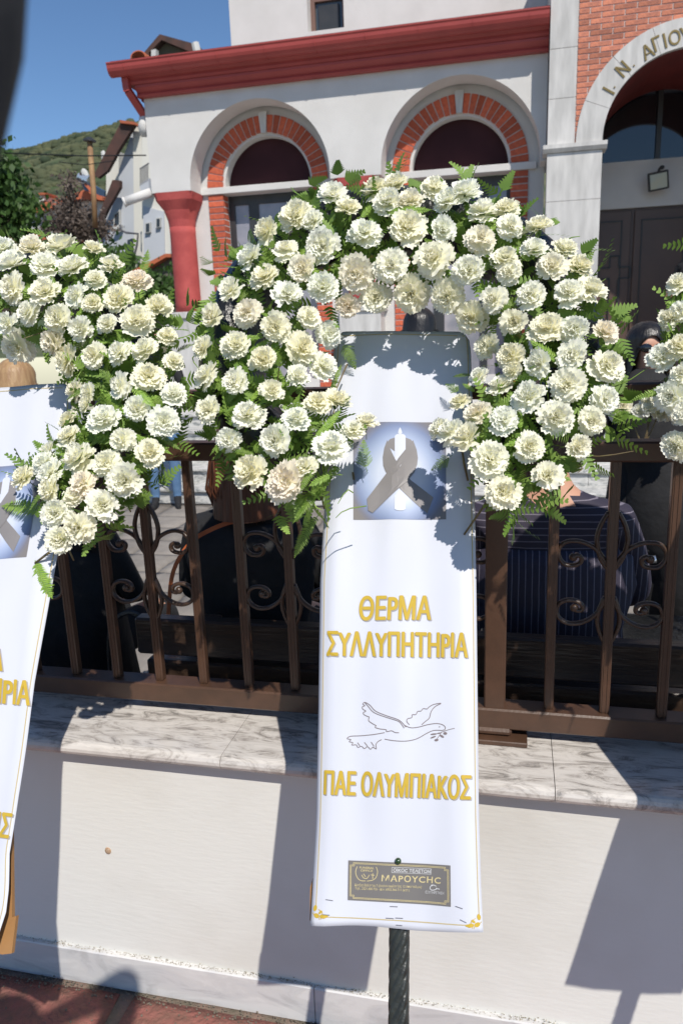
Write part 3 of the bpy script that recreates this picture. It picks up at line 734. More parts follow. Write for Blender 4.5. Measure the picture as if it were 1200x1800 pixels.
b=MB(); b.tube([at(60,560,18),at(60,470,18)],[.12,.05],6); shift(b,ct.location).build('trunk',M_bark,ct)

# ------------------------------------------------------------------ bench
be=thing('bench','dark timber bench with two back boards behind the railing','bench',(-.1,2.1,.1))
def Bb(b,n,m=M_bench,p=be): return shift(b,be.location).build(n,m,p)
b=MB(); b.bbox(-1.05,.95,1.83,1.875,.775,.885,.006); Bb(b,'back_board')
b=MB(); b.bbox(-1.03,.95,1.84,1.885,.64,.755,.006); Bb(b,'back_board')
for k in range(4):
    b=MB(); b.bbox(-1.03,.95,1.95+k*.115,2.05+k*.115,.50,.535,.006); Bb(b,'seat_board')
for x in (-.85,-.05,.78):
    b=MB(); b.bbox(x-.03,x+.03,1.886,1.93,.1,.87,.004); b.bbox(x-.03,x+.03,1.931,2.40,.44,.499,.004); b.bbox(x-.03,x+.03,2.34,2.40,.1,.439,.004); Bb(b,'bench_leg',M_iron)
# chrome chair armrest seen right of the bench
ac=thing('metal_chair','chrome tube chair arm glimpsed between the bench and the standing woman','chair',(.55,2.75,.1))
M_chrome=mat('chrome_tube',(.6,.62,.65),.2,metal=.9)
b=MB(); pts=cat([at(1152,983,2.6),at(1110,990,2.6),at(1088,996,2.6),at(1080,1012,2.6),at(1078,1050,2.6),at(1076,1105,2.6),at(1073,1300,2.6)],4); b.tube(pts,.013,8); shift(b,ac.location).build('arm_tube',M_chrome,ac,smooth=True)
b=MB(); a0=at(1078,1110,2.6); b.bbox(a0.x,a0.x+.42,2.62,3.0,.50,.53,.006); shift(b,ac.location).build('seat',M_black,ac)
b=MB(); b.tube([(a0.x+.40,2.63,1.0),(a0.x+.40,2.63,.1)],.012,8); shift(b,ac.location).build('leg',M_chrome,ac)
b=MB(); b.tube([(a0.x+.40,2.98,.5),(a0.x+.40,2.98,.1)],.012,8); shift(b,ac.location).build('leg',M_chrome,ac)
b=MB(); b.tube([(a0.x+.01,2.98,.5),(a0.x+.01,2.98,.1)],.012,8); shift(b,ac.location).build('leg',M_chrome,ac)

# ------------------------------------------------------------------ people
M_skin=mat('skin',(.50,.26,.17),.55,(.56,.31,.21),20)
M_blk=mat('black_cloth',(.010,.010,.011),.85,(.016,.016,.018),12,.35,30)
M_hair_aub=mat('auburn_hair',(.075,.025,.012),.42,(.15,.055,.028),60,.5,90,stretch=(1,1,.06))
M_hair_blk=mat('black_hair',(.008,.007,.007),.35,(.02,.017,.015),60,.4,90,stretch=(1,1,.06))
M_hair_bl=mat('blonde_hair',(.42,.27,.13),.5,(.30,.17,.08),60,.4,90,stretch=(1,1,.06))
M_jean=mat('denim',(.075,.15,.27),.85,(.11,.20,.34),14,.3,80)
def stripes(name,base,line,scale,axis):
    m=mat(name,base,.75,bump=.15,bscale=60); t=m.node_tree;N=t.nodes;L=t.links
    tc=N.new('ShaderNodeTexCoord'); mp=N.new('ShaderNodeMapping'); mp.inputs['Location'].default_value=(0,0,0)
    L.new(tc.outputs['Object'],mp.inputs[0]); wv=N.new('ShaderNodeTexWave'); wv.bands_direction=axis; wv.inputs['Scale'].default_value=scale; wv.inputs['Distortion'].default_value=.6; wv.inputs['Detail Scale'].default_value=.6
    L.new(mp.outputs[0],wv.inputs['Vector']); r=N.new('ShaderNodeValToRGB'); r.color_ramp.elements[0].position=.93; r.color_ramp.elements[1].position=.985
    r.color_ramp.elements[0].color=col(base); r.color_ramp.elements[1].color=col(line); L.new(wv.outputs['Fac'],r.inputs[0]); L.new(r.outputs[0],N['Principled BSDF'].inputs['Base Color'])
    return m
M_pin=stripes('pinstripe_cloth',(.027,.022,.040),(.18,.16,.20),17,'X')
M_pinh=stripes('pinstripe_yoke',(.027,.022,.040),(.18,.16,.20),17,'Z')
def figure(parent,joints,mats,yaw,sub=2):
    """joints: dict name->(pos,radius,parent,matindex) ; one continuous skinned body"""
    names=list(joints); idx={n:i for i,n in enumerate(names)}
    me=bpy.data.meshes.new('body'); ed=[(idx[j[2]],idx[n]) for n,j in joints.items() if j[2]]
    Rm=Matrix.Rotation(yaw,3,'Z'); P=[Rm@Vector(j[0]) for j in joints.values()]
    me.from_pydata([tuple(p) for p in P],ed,[])
    o=bpy.data.objects.new('tmp',me); COL.objects.link(o)
    sk=o.modifiers.new('s','SKIN'); sk.use_smooth_shade=True; sk.branch_smoothing=.4
    if not me.skin_vertices: pass
    sv=me.skin_vertices[0].data
    for i,j in enumerate(joints.values()):
        rr_=j[1]; sv[i].radius=(rr_,rr_) if not isinstance(rr_,tuple) else rr_
        sv[i].use_root=(i==0)
    ss=o.modifiers.new('u','SUBSURF'); ss.levels=sub; ss.render_levels=sub
    dg=bpy.context.evaluated_depsgraph_get(); dg.update(); m2=bpy.data.meshes.new_from_object(o.evaluated_get(dg))
    bpy.data.objects.remove(o)
    m2.materials.clear()
    for m in mats: m2.materials.append(m)
    segs=[(P[idx[j[2]]],P[idx[n]],j[3]) for n,j in joints.items() if j[2]]
    for p in m2.polygons:
        c=p.center; bd=1e9;bi=0
        for a,b_,mi in segs:
            ab=b_-a; t=max(0,min(1,(c-a).dot(ab)/max(ab.length_squared,1e-9))); d=(c-(a+ab*t)).length
            if d<bd: bd=d;bi=mi
        p.material_index=bi; p.use_smooth=True
    m2.name='body'
    return link('body',m2,parent)
def hand(J,side,wrist,dirv,mi,base,pname,palm_n=(0,0,-1)):
    d=Vector(dirv).normalized(); n=Vector(palm_n); s=d.cross(n).normalized(); W_=Vector(wrist)
    J[base+'palm']=(W_+d*.07,(.034,.018),pname,mi)
    for k,(o_,l) in enumerate(((-.027,.062),(-.009,.072),(.009,.068),(.027,.052))):
        a=W_+d*.10+s*o_; J[f'{base}f{k}a']=(a,.0095,base+'palm',mi)
        J[f'{base}f{k}b']=(a+d*l*.55+n*.010,.0085,f'{base}f{k}a',mi); J[f'{base}f{k}c']=(a+d*l*.8+n*.032,.0075,f'{base}f{k}b',mi)
    J[base+'t1']=(W_+d*.05+s*(-.04)*side+n*.01,.011,base+'palm',mi); J[base+'t2']=(W_+d*.085+s*(-.055)*side+n*.022,.009,base+'t1',mi)
def human(pose,h=1.7,armL='lap',armR='lap',neck_mi=1,bulk=1.0,sleeve=0):
    """local: feet at z=0 (stand) or hips at origin (sit); faces +Y. materials 0 cloth,1 skin,2 legs,3 shoe"""
    k=h/1.7; J={}; B=bulk
    hz=.92 if pose=='stand' else .13
    J['pelvis']=((0,0,hz),(.165*B,.12*B),None,0)
    J['belly']=((0,.01,hz+.16),(.145*B,.115*B),'pelvis',0)
    J['chest']=((0,0,hz+.34),(.165*B,.12*B),'belly',0)
    J['upper']=((0,-.01,hz+.45),(.12*B,.10*B),'chest',4)
    J['neck']=((0,-.005,hz+.53),(.06,.06),'upper',neck_mi)
    J['nape']=((0,.005,hz+.585),(.055,.055),'neck',1)
    J['jaw']=((0,.035,hz+.635),(.062,.068),'nape',1)
    J['head']=((0,.02,hz+.71),(.078,.092),'jaw',1)
    J['crown']=((0,.01,hz+.765),(.058,.07),'head',1)
    J['nose']=((0,.118,hz+.675),(.012,.012),'head',1)
    for s,nm in ((-1,'L'),(1,'R')):
        J['sh'+nm]=((s*.165*B,-.01,hz+.435),.062*B,'upper',4)
        arm=armL if s<0 else armR
        if arm=='lap': el=(s*.235*B,.06,hz+.19); wr=(s*.12,.30,hz+.10); dv=(-s*.5,.8,-.1)
        elif arm=='down': el=(s*.24*B,-.02,hz+.17); wr=(s*.25,.06,hz-.06); dv=(0,.1,-1)
        elif arm=='fold': el=(s*.24*B,.03,hz+.18); wr=(s*.02,.24,hz+.24); dv=(-s*1,.2,.1)
        else: el,wr,dv=arm
        J['el'+nm]=(el,.043*B,'sh'+nm,0); J['fa'+nm]=(tuple(Vector(el).lerp(Vector(wr),.45)),.036*B,'el'+nm,sleeve); J['wr'+nm]=(wr,.025,'fa'+nm,1 if sleeve else 0)
        hand(J,s,wr,dv,1,'h'+nm,'wr'+nm)
        hp=(s*.09*B,.0,hz-.04); J['hip'+nm]=(hp,.092*B,'pelvis',2)
        if pose=='stand':
            J['kn'+nm]=((s*.10,.02,.50),.062,'hip'+nm,2); J['cf'+nm]=((s*.10,0,.34),.056,'kn'+nm,2); J['an'+nm]=((s*.10,-.01,.09),.040,'cf'+nm,2)
            J['ft'+nm]=((s*.11,.10,.035),(.042,.03),'an'+nm,3); J['to'+nm]=((s*.12,.17,.028),(.036,.022),'ft'+nm,3)
        else:
            J['kn'+nm]=((s*.12,.44,hz-.02),.068,'hip'+nm,2); J['cf'+nm]=((s*.12,.45,hz-.22),.056,'kn'+nm,2); J['an'+nm]=((s*.12,.42,hz-.44),.040,'cf'+nm,2)
            J['ft'+nm]=((s*.12,.52,hz-.50),(.042,.03),'an'+nm,3); J['to'+nm]=((s*.12,.59,hz-.51),(.036,.022),'ft'+nm,3)
    return {n:(Vector(j[0])*k,tuple(x*k for x in j[1]) if isinstance(j[1],tuple) else j[1]*k,j[2],j[3]) for n,j in J.items()},hz*k,k
def loft(b,rings,n=24,mi=0,cap=True):
    V=[];FF=[]
    for (c,rx,ry) in rings:
        for q in range(n):
            t=2*math.pi*q/n; wob=1+.03*math.sin(3*t+c[2]*20)
            V.append((c[0]+rx*math.cos(t)*wob,c[1]+ry*math.sin(t)*wob,c[2]))
    for i in range(len(rings)-1):
        for q in range(n): FF.append((i*n+q,i*n+(q+1)%n,(i+1)*n+(q+1)%n,(i+1)*n+q))
    if cap: FF.append(tuple(range(n-1,-1,-1))); FF.append(tuple((len(rings)-1)*n+q for q in range(n)))
    b.add(V,FF,mi)
def hair_cap(parent,hz,k,m,yaw,long=0.0,bun=False,seed=1,width=1.0):
    """hair shell that follows the skull, open over the face, strands falling to `long` metres below the ear line"""
    b=MB(); r=random.Random(seed); hc=Vector((0,.012,hz/k+.715))
    n=40
    for layer in range(2):
        V=[];FF=[]; m_=12
        for j in range(m_+1):
            f=j/m_
            for i in range(n):
                th=2*math.pi*i/n   # th=pi/2 is the face (+y)
                face=max(0,math.sin(th)); lim=1-.62*face**2 if long>0 or True else 1
                a=f*lim
                if a<.5: ph=a*math.pi; R1=.093*math.sin(ph); z=.10*math.cos(ph)
                else:
                    tt=(a-.5)*2; R1=.093*(1+.16*tt*width-.25*tt*tt*(0 if long>.1 else 1)); z=-tt*(.07+long)
                rp=1+.010*math.sin(th*17+layer)+.006*r.uniform(-1,1)
                V.append(((R1*math.cos(th)*rp*(1+.07*width)),hc.y+R1*1.12*math.sin(th)*rp-.008-.01*(a>.5),hc.z+z+layer*.003))
        for j in range(m_):
            for i in range(n): FF.append((j*n+i,(j+1)*n+i,(j+1)*n+(i+1)%n,j*n+(i+1)%n))
        b.add([Vector(v)*(1+.0*layer) for v in V],FF)
    if long>.05:
        for q in range(260):
            th=r.uniform(math.pi*.95,math.pi*2.05); R1=r.uniform(.088,.112); x0=R1*math.cos(th)*1.06; y0=hc.y+R1*1.1*math.sin(th)
            zt=hc.z+r.uniform(-.09,-.03); zb=hc.z-.07-long*r.uniform(.8,1.1); cu=r.uniform(-.012,.012)
            b.tube([(x0,y0,zt),(x0*1.07+cu,y0*1.06,(zt+zb)/2),(x0*.98-cu,y0*.98,zb)],[.003,.005,.001],4,cap=False)
    if bun: b.ell((0,hc.y-.125,hc.z+.02),(.042,.036,.042),14,10)
    Rm=Matrix.Rotation(yaw,3,'Z'); b.v=[tuple((Rm@Vector(v))*k) for v in b.v]
    return b.build('hair',m,parent,smooth=True)
def person(label,loc,yaw,pose,h,mats,hair,long=0,bun=False,group=None,**kw):
    t=thing('person',label,'person',loc,group)
    J,hz,k=human(pose,h,**kw); figure(t,J,(list(mats)+[mats[0]])[:5],yaw); 
    if hair: hair_cap(t,hz,k,hair,yaw,long,bun)
    return t,hz,k
SIT=.535
# woman with auburn bob, seated on the bench
pa,hz,k=person('seated woman in a black top with auburn bob, seen from behind on the bench',(-.805,2.165,SIT),R_(4),'sit',1.62,[M_blk,M_skin,M_blk,M_blk],M_hair_aub,long=.165,bulk=1.06)
b=MB(); loft(b,[((0,-.005,hz-.06),.20,.145),((0,-.01,hz+.1),.182,.135),((0,-.015,hz+.26),.20,.14),((0,-.012,hz+.35),.215,.135),((0,-.012,hz+.40),.20,.115),((0,-.01,hz+.435),.135,.095),((0,-.005,hz+.452),.088,.078)],28); b.build('blouse',M_blk,pa,smooth=True)
b=MB(); b.ell((0,-.02,hz+.452),(.083,.074,.022),20,8); b.build('neckline_skin',M_skin,pa,smooth=True)
b=MB(); 
pts=cat([(.055,-.075,hz+.462),(-.02,-.10,hz+.455),(-.09,-.115,hz+.43),(-.16,-.105,hz+.385),(-.215,-.12,hz+.30),(-.235,-.135,hz+.18),(-.245,-.15,hz+.04),(-.262,-.15,hz-.12)],5)
for i in range(len(pts)-1):
    a,c=pts[i],pts[i+1]; n_=Vector((0,-1,.15)); w_=(c-a).cross(n_).normalized()*.0065
    b.add([a-w_,a+w_,c+w_,c-w_,a-w_-Vector((0,.003,0)),a+w_-Vector((0,.003,0)),c+w_-Vector((0,.003,0)),c-w_-Vector((0,.003,0))],[(0,1,2,3),(7,6,5,4),(0,4,5,1),(1,5,6,2),(2,6,7,3),(3,7,4,0)])
b.build('bag_strap',mat('orange_leather',(.50,.13,.035),.5,(.42,.10,.03),30),pa,smooth=False)
# man in pinstripe shirt
pb,hz,k=person('heavy seated man in a navy pinstriped shirt, seen from behind on the bench',(.10,2.22,SIT),R_(3),'sit',1.72,[M_pin,M_skin,M_blk,M_blk,M_pinh],M_hair_blk,long=-.03,bulk=1.15)
b=MB(); loft(b,[((0,-.0,hz-.06),.235,.175),((0,-.01,hz+.12),.225,.17),((0,-.015,hz+.25),.245,.168),((0,-.012,hz+.34),.235,.150),((0,-.012,hz+.37),.18,.12)],32,cap=True); b.build('shirt_back',M_pin,pb,smooth=True)
b=MB(); loft(b,[((0,.0,hz+.452),.074,.072),((0,.004,hz+.50),.068,.066),((0,.004,hz+.502),.063,.062),((0,.0,hz+.455),.068,.066)],28,cap=False); b.build('collar',M_pinh,pb,smooth=True)
# dark seated figures left and right
pc,hz,k=person('seated person in black at the left end, mostly hidden by the left wreath',(-1.53,2.22,SIT-.03),R_(-8),'sit',1.62,[M_blk,M_skin,M_blk,M_blk],M_hair_blk,long=.03,armL='lap',bulk=1.12)
b=MB(); loft(b,[((0,-.0,hz-.2),.25,.18),((0,-.01,hz+.12),.215,.16),((0,-.015,hz+.33),.22,.14),((0,0,hz+.43),.10,.09)],28); b.build('blouse',M_blk,pc,smooth=True)
hb_=thing('handbag','black handbag hanging on the bench end beside the left spindles','handbag',(-1.17,1.98,.30))
b=MB(); T=Matrix.Rotation(R_(8),4,'Y'); b.bbox(-.12,.12,-.05,.05,0,.30,.03,T=T); b.build('body',M_black,hb_)
b=MB(); b.tube(cat([(-.07,0,.28),(-.05,0,.48),(.03,0,.54),(.10,0,.46),(.09,0,.26)],5),.008,6); b.build('handle',M_black,hb_)
pd_,hz,k=person('seated person in black at the right edge beyond the railing',(1.0,2.75,SIT-.08),R_(0),'sit',1.6,[M_blk,M_skin,M_blk,M_blk],M_hair_blk,long=.0,bulk=1.15)
b=MB(); loft(b,[((0,-.0,hz-.25),.27,.2),((0,-.01,hz+.12),.235,.17),((0,-.015,hz+.33),.23,.15),((0,0,hz+.43),.10,.09)],28); b.build('coat',M_blk,pd_,smooth=True)
# standing woman with white flowers
arm=((-.27,.02,1.08),(-.16,.24,1.10),(.9,.35,.15)); arm2=((.25,.02,1.10),(.05,.27,1.16),(-1,.1,.05))
ps,hz,k=person('standing woman in black with long dark hair and sunglasses holding white flowers',(.555,3.6,.1),R_(188),'stand',1.53,[M_blk,M_skin,M_blk,M_blk],M_hair_blk,long=.20,armL=((-.25,.02,1.10),(-.06,.25,1.17),(1,.15,.1)),armR=((.27,.02,1.10),(.17,.24,1.15),(-.9,.3,.2)))
Rm=Matrix.Rotation(R_(188),3,'Z')
b=MB(); loft(b,[((-.20,0,.03),.12,.12),((-.18,0,.40),.115,.12),((-.155,0,.52),.165,.15),((-.13,0,.62),.205,.175),((-.12,0,.76),.22,.18),((-.09,0,.90),.19,.155),((-.05,0,1.0),.175,.135),((-.02,0,1.12),.17,.135),((0,0,1.20),.18,.13),((0,-.0,1.28),.14,.10),((0,.01,1.36),.062,.064)],30); b.v=[tuple(Rm@Vector(v)) for v in b.v]; b.build('long_coat',M_blk,ps,smooth=True)
b=MB(); 
for s in (-1,1): b.ell((s*.032*k,.112*k,hz+.692*k),(.026,.008,.019),12,8); b.tube([(s*.055*k,.105*k,hz+.695*k),(s*.083*k,.01,hz+.70*k)],.003,5)
b.tube([(-.01,.115*k,hz+.695*k),(.01,.115*k,hz+.695*k)],.003,5); b.v=[tuple(Rm@Vector(v)) for v in b.v]; b.build('sunglasses',M_paned,ps,smooth=True)
b=MB(); b.ell((0,.098*k,hz+.637*k),(.022,.010,.006),10,6); b.v=[tuple(Rm@Vector(v)) for v in b.v]; b.build('lips',mat('lips',(.4,.09,.08),.4),ps,smooth=True)
# person on the porch, auburn hair, bare forearm
pu,hz,k=person('person in black with auburn hair and bare forearm standing on the porch at right edge',(1.66,8.0,.85),R_(150),'stand',1.66,[M_blk,M_skin,M_blk,M_blk],M_hair_aub,long=.12,armR=((.27,.02,1.09),(.10,.26,1.12),(-1,.2,.1)),sleeve=1)
b=MB(); loft(b,[((0,0,.55),.23,.19),((0,0,.86),.19,.15),((0,0,1.12),.165,.13),((0,0,1.25),.18,.12),((0,-.0,1.34),.12,.09)],26); b.build('dress',M_blk,pu,smooth=True)
# jeans
pj,hz,k=person('person in blue jeans standing at the foot of the steps behind the left wreath',(-3.22,6.45,.1),R_(200),'stand',1.72,[M_blk,M_skin,M_jean,M_blk],M_hair_blk)
# hair glimpsed above banners
p1,hz,k=person('standing woman with shiny dark hair whose head shows above the central banner',(-.56,4.55,.1),R_(-10),'stand',1.66,[M_blk,M_skin,M_blk,M_blk],M_hair_blk,long=.15)
p2,hz,k=person('standing woman with blonde hair whose head shows above the left banner',(-2.18,3.0,.1),R_(10),'stand',1.47,[M_blk,M_skin,M_blk,M_blk],M_hair_bl,long=.10)

# ------------------------------------------------------------------ carnations and ferns (shared meshes)
def petal_mat(name,base,edge):
    m=bpy.data.materials.new(name); m.use_nodes=True; t=m.node_tree;N=t.nodes;L=t.links; b=N['Principled BSDF']
    b.inputs['Roughness'].default_value=.6; b.inputs['Specular IOR Level'].default_value=.25
    oi=N.new('ShaderNodeObjectInfo'); rp=N.new('ShaderNodeValToRGB')
    e=rp.color_ramp.elements; e[0].position=0; e[0].color=col((.92,.93,.86)); e[1].position=1; e[1].color=col((.92,.84,.72))
    for p,c in ((.40,(.94,.93,.83)),(.66,(.94,.91,.74)),(.88,(.94,.93,.81)),(.97,(.92,.87,.75))):
        q=e.new(p); q.color=col(c)
    L.new(oi.outputs['Random'],rp.inputs[0])
    at_=N.new('ShaderNodeAttribute'); at_.attribute_name='depth'
    mx=N.new('ShaderNodeMix'); mx.data_type='RGBA'; mx.inputs[7].default_value=col(edge)
    L.new(at_.outputs['Fac'],mx.inputs[0]); L.new(rp.outputs[0],mx.inputs[6]); L.new(mx.outputs[2],b.inputs['Base Color'])
    tr=N.new('ShaderNodeBsdfTranslucent'); L.new(mx.outputs[2],tr.inputs[0]); ms=N.new('ShaderNodeMixShader'); ms.inputs[0].default_value=.34
    L.new(b.outputs[0],ms.inputs[1]); L.new(tr.outputs[0],ms.inputs[2]); L.new(ms.outputs[0],N['Material Output'].inputs[0])
    return m
M_petal=petal_mat('carnation_petal',(.8,.8,.7),(.94,.93,.72))
M_calyx=mat('calyx_green',(.10,.17,.05),.6)
def carnation(seed,shape):
    """unit radius about 1; faces +Z"""
    r=random.Random(seed); V=[];FF=[];D=[];MI=[]
    layers={0:[(9,80,1.0,.0),(8,62,.95,.10),(8,46,.88,.2),(7,31,.76,.28),(6,16,.60,.33)],
            1:[(8,88,1.05,-.02),(8,66,.98,.08),(8,44,.86,.2),(8,26,.70,.30),(5,10,.52,.34)],
            3:[(6,70,1.0,.05),(6,50,.98,.14),(6,34,.86,.2),(5,20,.74,.26),(4,10,.6,.3)],
            2:[(7,96,1.0,-.05),(7,75,1.0,.05),(7,50,.9,.16),(6,34,.75,.27),(5,14,.5,.34)]}[shape]
    for li,(n,ang,rad,zo) in enumerate(layers):
        off=r.random()*6.28
        for k in range(n):
            th=off+2*math.pi*k/n+r.uniform(-.18,.18); a=R_(90-ang+r.uniform(-9,9)); L_=rad*r.uniform(.84,1.10)
            wid=L_*r.uniform(.44,.74); nu,nv=6,10; o=len(V)
            f1=r.uniform(5,8); ph=r.random()*6.28; amp=r.uniform(.045,.10); curl=r.uniform(-.25,.42); tw=r.uniform(-.3,.3)
            dirr=Vector((math.cos(th),math.sin(th),0)); side=Vector((-math.sin(th),math.cos(th),0)); up=Vector((0,0,1))
            for i in range(nu+1):
                s=i/nu
                for j in range(nv+1):
                    q=(j/nv-.5)*2
                    ww=wid*(s**.75)*(1-.12*q*q*s); x=q*ww
                    ser=(.055*((j%2)*2-1)+.03*r.uniform(-1,1)) if i==nu else 0
                    l=L_*(s*(1-.17*q*q*s)+ser)
                    e=amp*math.sin(f1*q+ph)*s*s+ .035*math.sin(2.3*f1*q+ph*2)*s**3+curl*s*s*(.5)-tw*q*s*.3 + r.uniform(-.012,.012)*s
                    base=dirr*(math.cos(a)*l)+up*(math.sin(a)*l); nrm=up*math.cos(a)-dirr*math.sin(a)
                    p=base+side*x+nrm*e+up*(zo-.12)*1.0+dirr*.02
                    V.append(tuple(p)); D.append((1-s)*.9 if li<4 else (1-s)*.9+.12)
            for i in range(nu):
                for j in range(nv): c=o+i*(nv+1)+j; FF.append((c,c+1,c+nv+2,c+nv+1)); MI.append(0)
    # crumpled heart
    for k in range(9):
        th=r.random()*6.28; R0=r.uniform(0,.22); o=len(V); L_=r.uniform(.34,.5); w_=.30
        for i in range(4):
            for j in range(7):
                s=i/3;q=(j/6-.5)*2; ang=th+q*.9*s
                V.append((R0*math.cos(th)+math.cos(ang)*w_*s*.45+.05*math.sin(7*q+k),R0*math.sin(th)+math.sin(ang)*w_*s*.45+.05*math.cos(6*q+k),.12+L_*s+.04*math.sin(9*q+k))); D.append((1-s)*.8+.15)
        for i in range(3):
            for j in range(6): c=o+i*7+j; FF.append((c,c+1,c+8,c+7)); MI.append(0)
    # calyx
    o=len(V); n=8
    for z,rr_ in ((-.05,.16),(-.35,.17),(-.6,.08),(-.62,.03),(-1.5,.028)):
        for q in range(n): V.append((rr_*math.cos(q*6.283/n),rr_*math.sin(q*6.283/n),z)); D.append(0)
    for i in range(4):
        for q in range(n): FF.append((o+i*n+q,o+i*n+(q+1)%n,o+(i+1)*n+(q+1)%n,o+(i+1)*n+q)); MI.append(1)
    me=bpy.data.meshes.new('carnation'); me.from_pydata(V,[],FF); me.materials.append(M_petal); me.materials.append(M_calyx)
    me.polygons.foreach_set('material_index',MI); me.polygons.foreach_set('use_smooth',[True]*len(FF))
    a=me.attributes.new('depth','FLOAT','POINT'); a.data.foreach_set('value',[max(0,min(1,x)) for x in D])
    return me
CARN=[carnation(20+k,k%4) for k in range(14)]
def frond(seed,L,W_,n,bend,kind=0):
    """fern frond: base at origin, grows along +Y, face +Z, bends to -Z; kind 1 = lacy triangular"""
    r=random.Random(seed); b=MB(); pts=[]; sb_=r.uniform(-.12,.12)
    for i in range(n+1):
        t=i/n; pts.append(Vector((sb_*t*t*L,L*t*(1-.18*abs(bend)*t),-bend*L*.5*t*t)))
    b.tube(pts[::max(1,n//7)]+[pts[-1]],[.0011]*len(pts[::max(1,n//7)])+[.0004],4,cap=False)
    for i in range(2,n+1):
        t=i/n; p=pts[i]; d=(pts[i]-pts[i-1]).normalized(); nr=Vector((0,0,1)); sd=d.cross(nr).normalized(); nr=sd.cross(d)
        if kind==0: ln=W_*math.sin(min(1,(t+.08)*1.0)*math.pi*.93)**.7*(1 if t<.9 else (1-t)*8+.2)
        else: ln=W_*(1-t)**.75*1.25+.003
        for s in (-1,1):
            l=ln*r.uniform(.85,1.1); an=R_(64 if kind==0 else 52)+r.uniform(-.1,.1); dd=(sd*s*math.sin(an)+d*math.cos(an)-nr*r.uniform(-.1,.35)).normalized(); ax=dd.cross(nr).normalized()
            if kind==0:
                w_=L/n*.47
                m1=p+dd*l*.45; tip=p+dd*l+d*l*.12
                b.add([p-ax*w_*.7*s,m1-ax*w_*s+nr*.0006,tip,m1+ax*w_*.8*s+nr*.0006,p+ax*w_*.4*s,m1-nr*.0008],[(0,1,5),(1,2,5),(2,3,5),(3,4,5),(4,0,5)])
            else:
                kk=max(2,int(l/.005))
                for q in range(kk):
                    f=(q+.6)/kk; c=p+dd*l*f; l2=.0072*(1-f*.7)*(W_/.03)
                    for s2 in (-1,1):
                        e=(ax*s2*.85+dd*.6).normalized(); w2=dd*.0021
                        b.add([c-w2,c+e*l2*.6-w2*.9,c+e*l2,c+e*l2*.6+w2,c+w2],[(0,1,2,3,4)])
    return b.mesh('fern_frond',M_green,smooth=False)
FR=[frond(1,.17,.020,26,.4),frond(2,.15,.018,24,.9),frond(3,.13,.022,20,.2),frond(4,.19,.017,30,.6),frond(5,.12,.026,15,.3),frond(6,.13,.034,12,.6,1),frond(7,.12,.020,18,1.3)]
FRL=[.17,.15,.13,.19,.12,.13,.12]

# ------------------------------------------------------------------ wreaths
class Frame:
    def __init__(s,O,U,R0):
        s.O=Vector(O); s.U=Vector(U).normalized(); s.R=Vector(R0); s.R=(s.R-s.U*s.R.dot(s.U)).normalized(); s.N=s.R.cross(s.U)
        s.M=Matrix((s.R,s.U,s.N)).transposed().to_4x4(); s.M.translation=s.O
    def loc(s,u,v,h=0.0):
        p=hitp(u,v,s.O+s.N*h,s.N)-s.O
        return Vector((p.dot(s.R),p.dot(s.U),p.dot(s.N)))
    def w(s,x,y,z=0): return s.O+s.R*x+s.U*y+s.N*z
FC=Frame((-.1725,1.022,.7065),(-.051,.495,.8675),(math.cos(.055),0,math.sin(.055)))
AL=EYE+ray(-3,950)*1.58; UL=Vector((-.1,.6,1)).normalized()
FL=Frame(AL-UL*.59,UL,(1,0,.0))
FRt=Frame(FC.O+Vector((.77,-.03,0)),(-.02,.495,.8675),(1,0,.03))
FLOW_C=[(585,347,50),(611,370,42),(660,333,46),(697,325,46),(682,358,52),(722,357,44),(520,382,55),(550,390,38),(470,407,45),(502,440,42),(568,433,56),(640,413,58),(442,453,50),(533,473,50),(467,488,50),(625,482,56),(687,467,54),(407,512,47),(505,520,53),(568,507,52),(660,523,50),(612,538,44),(377,558,44),(435,550,48),(485,577,52),(543,557,42),(577,587,48),(360,613,42),(415,607,50),(462,633,46),(530,613,52),(363,660,50),(415,672,46),(522,663,42),(568,645,48),(477,688,46),(367,722,50),(437,732,54),(557,710,46),(592,708,48),(520,737,46),(402,773,46),(485,775,56),(582,787,58),(620,757,42),(643,745,44),(443,832,64),(503,847,66),(537,823,44),
(762,331,46),(786,355,46),(817,342,52),(847,373,54),(891,370,44),(715,403,60),(777,406,46),(843,423,54),(896,399,46),(946,401,50),(762,456,62),(823,478,56),(887,458,50),(894,480,40),(938,439,44),(970,470,50),(990,441,44),(1017,472,46),(722,516,60),(786,522,54),(867,527,46),(933,520,50),(999,516,50),(1036,511,58),(828,557,54),(904,566,48),(960,579,55),(1008,580,48),(1060,586,46),(856,610,48),(898,627,46),(900,652,36),(948,641,54),(1006,626,54),(1065,645,58),(841,661,34),(878,681,48),(929,700,58),(997,678,58),(1061,702,52),(808,707,36),(838,727,46),(885,740,50),(975,735,60),(1039,740,48),(772,755,40),(792,760,48),(823,773,54),(929,786,50),(1013,786,46),(860,810,62),(960,837,52),(883,866,60)]
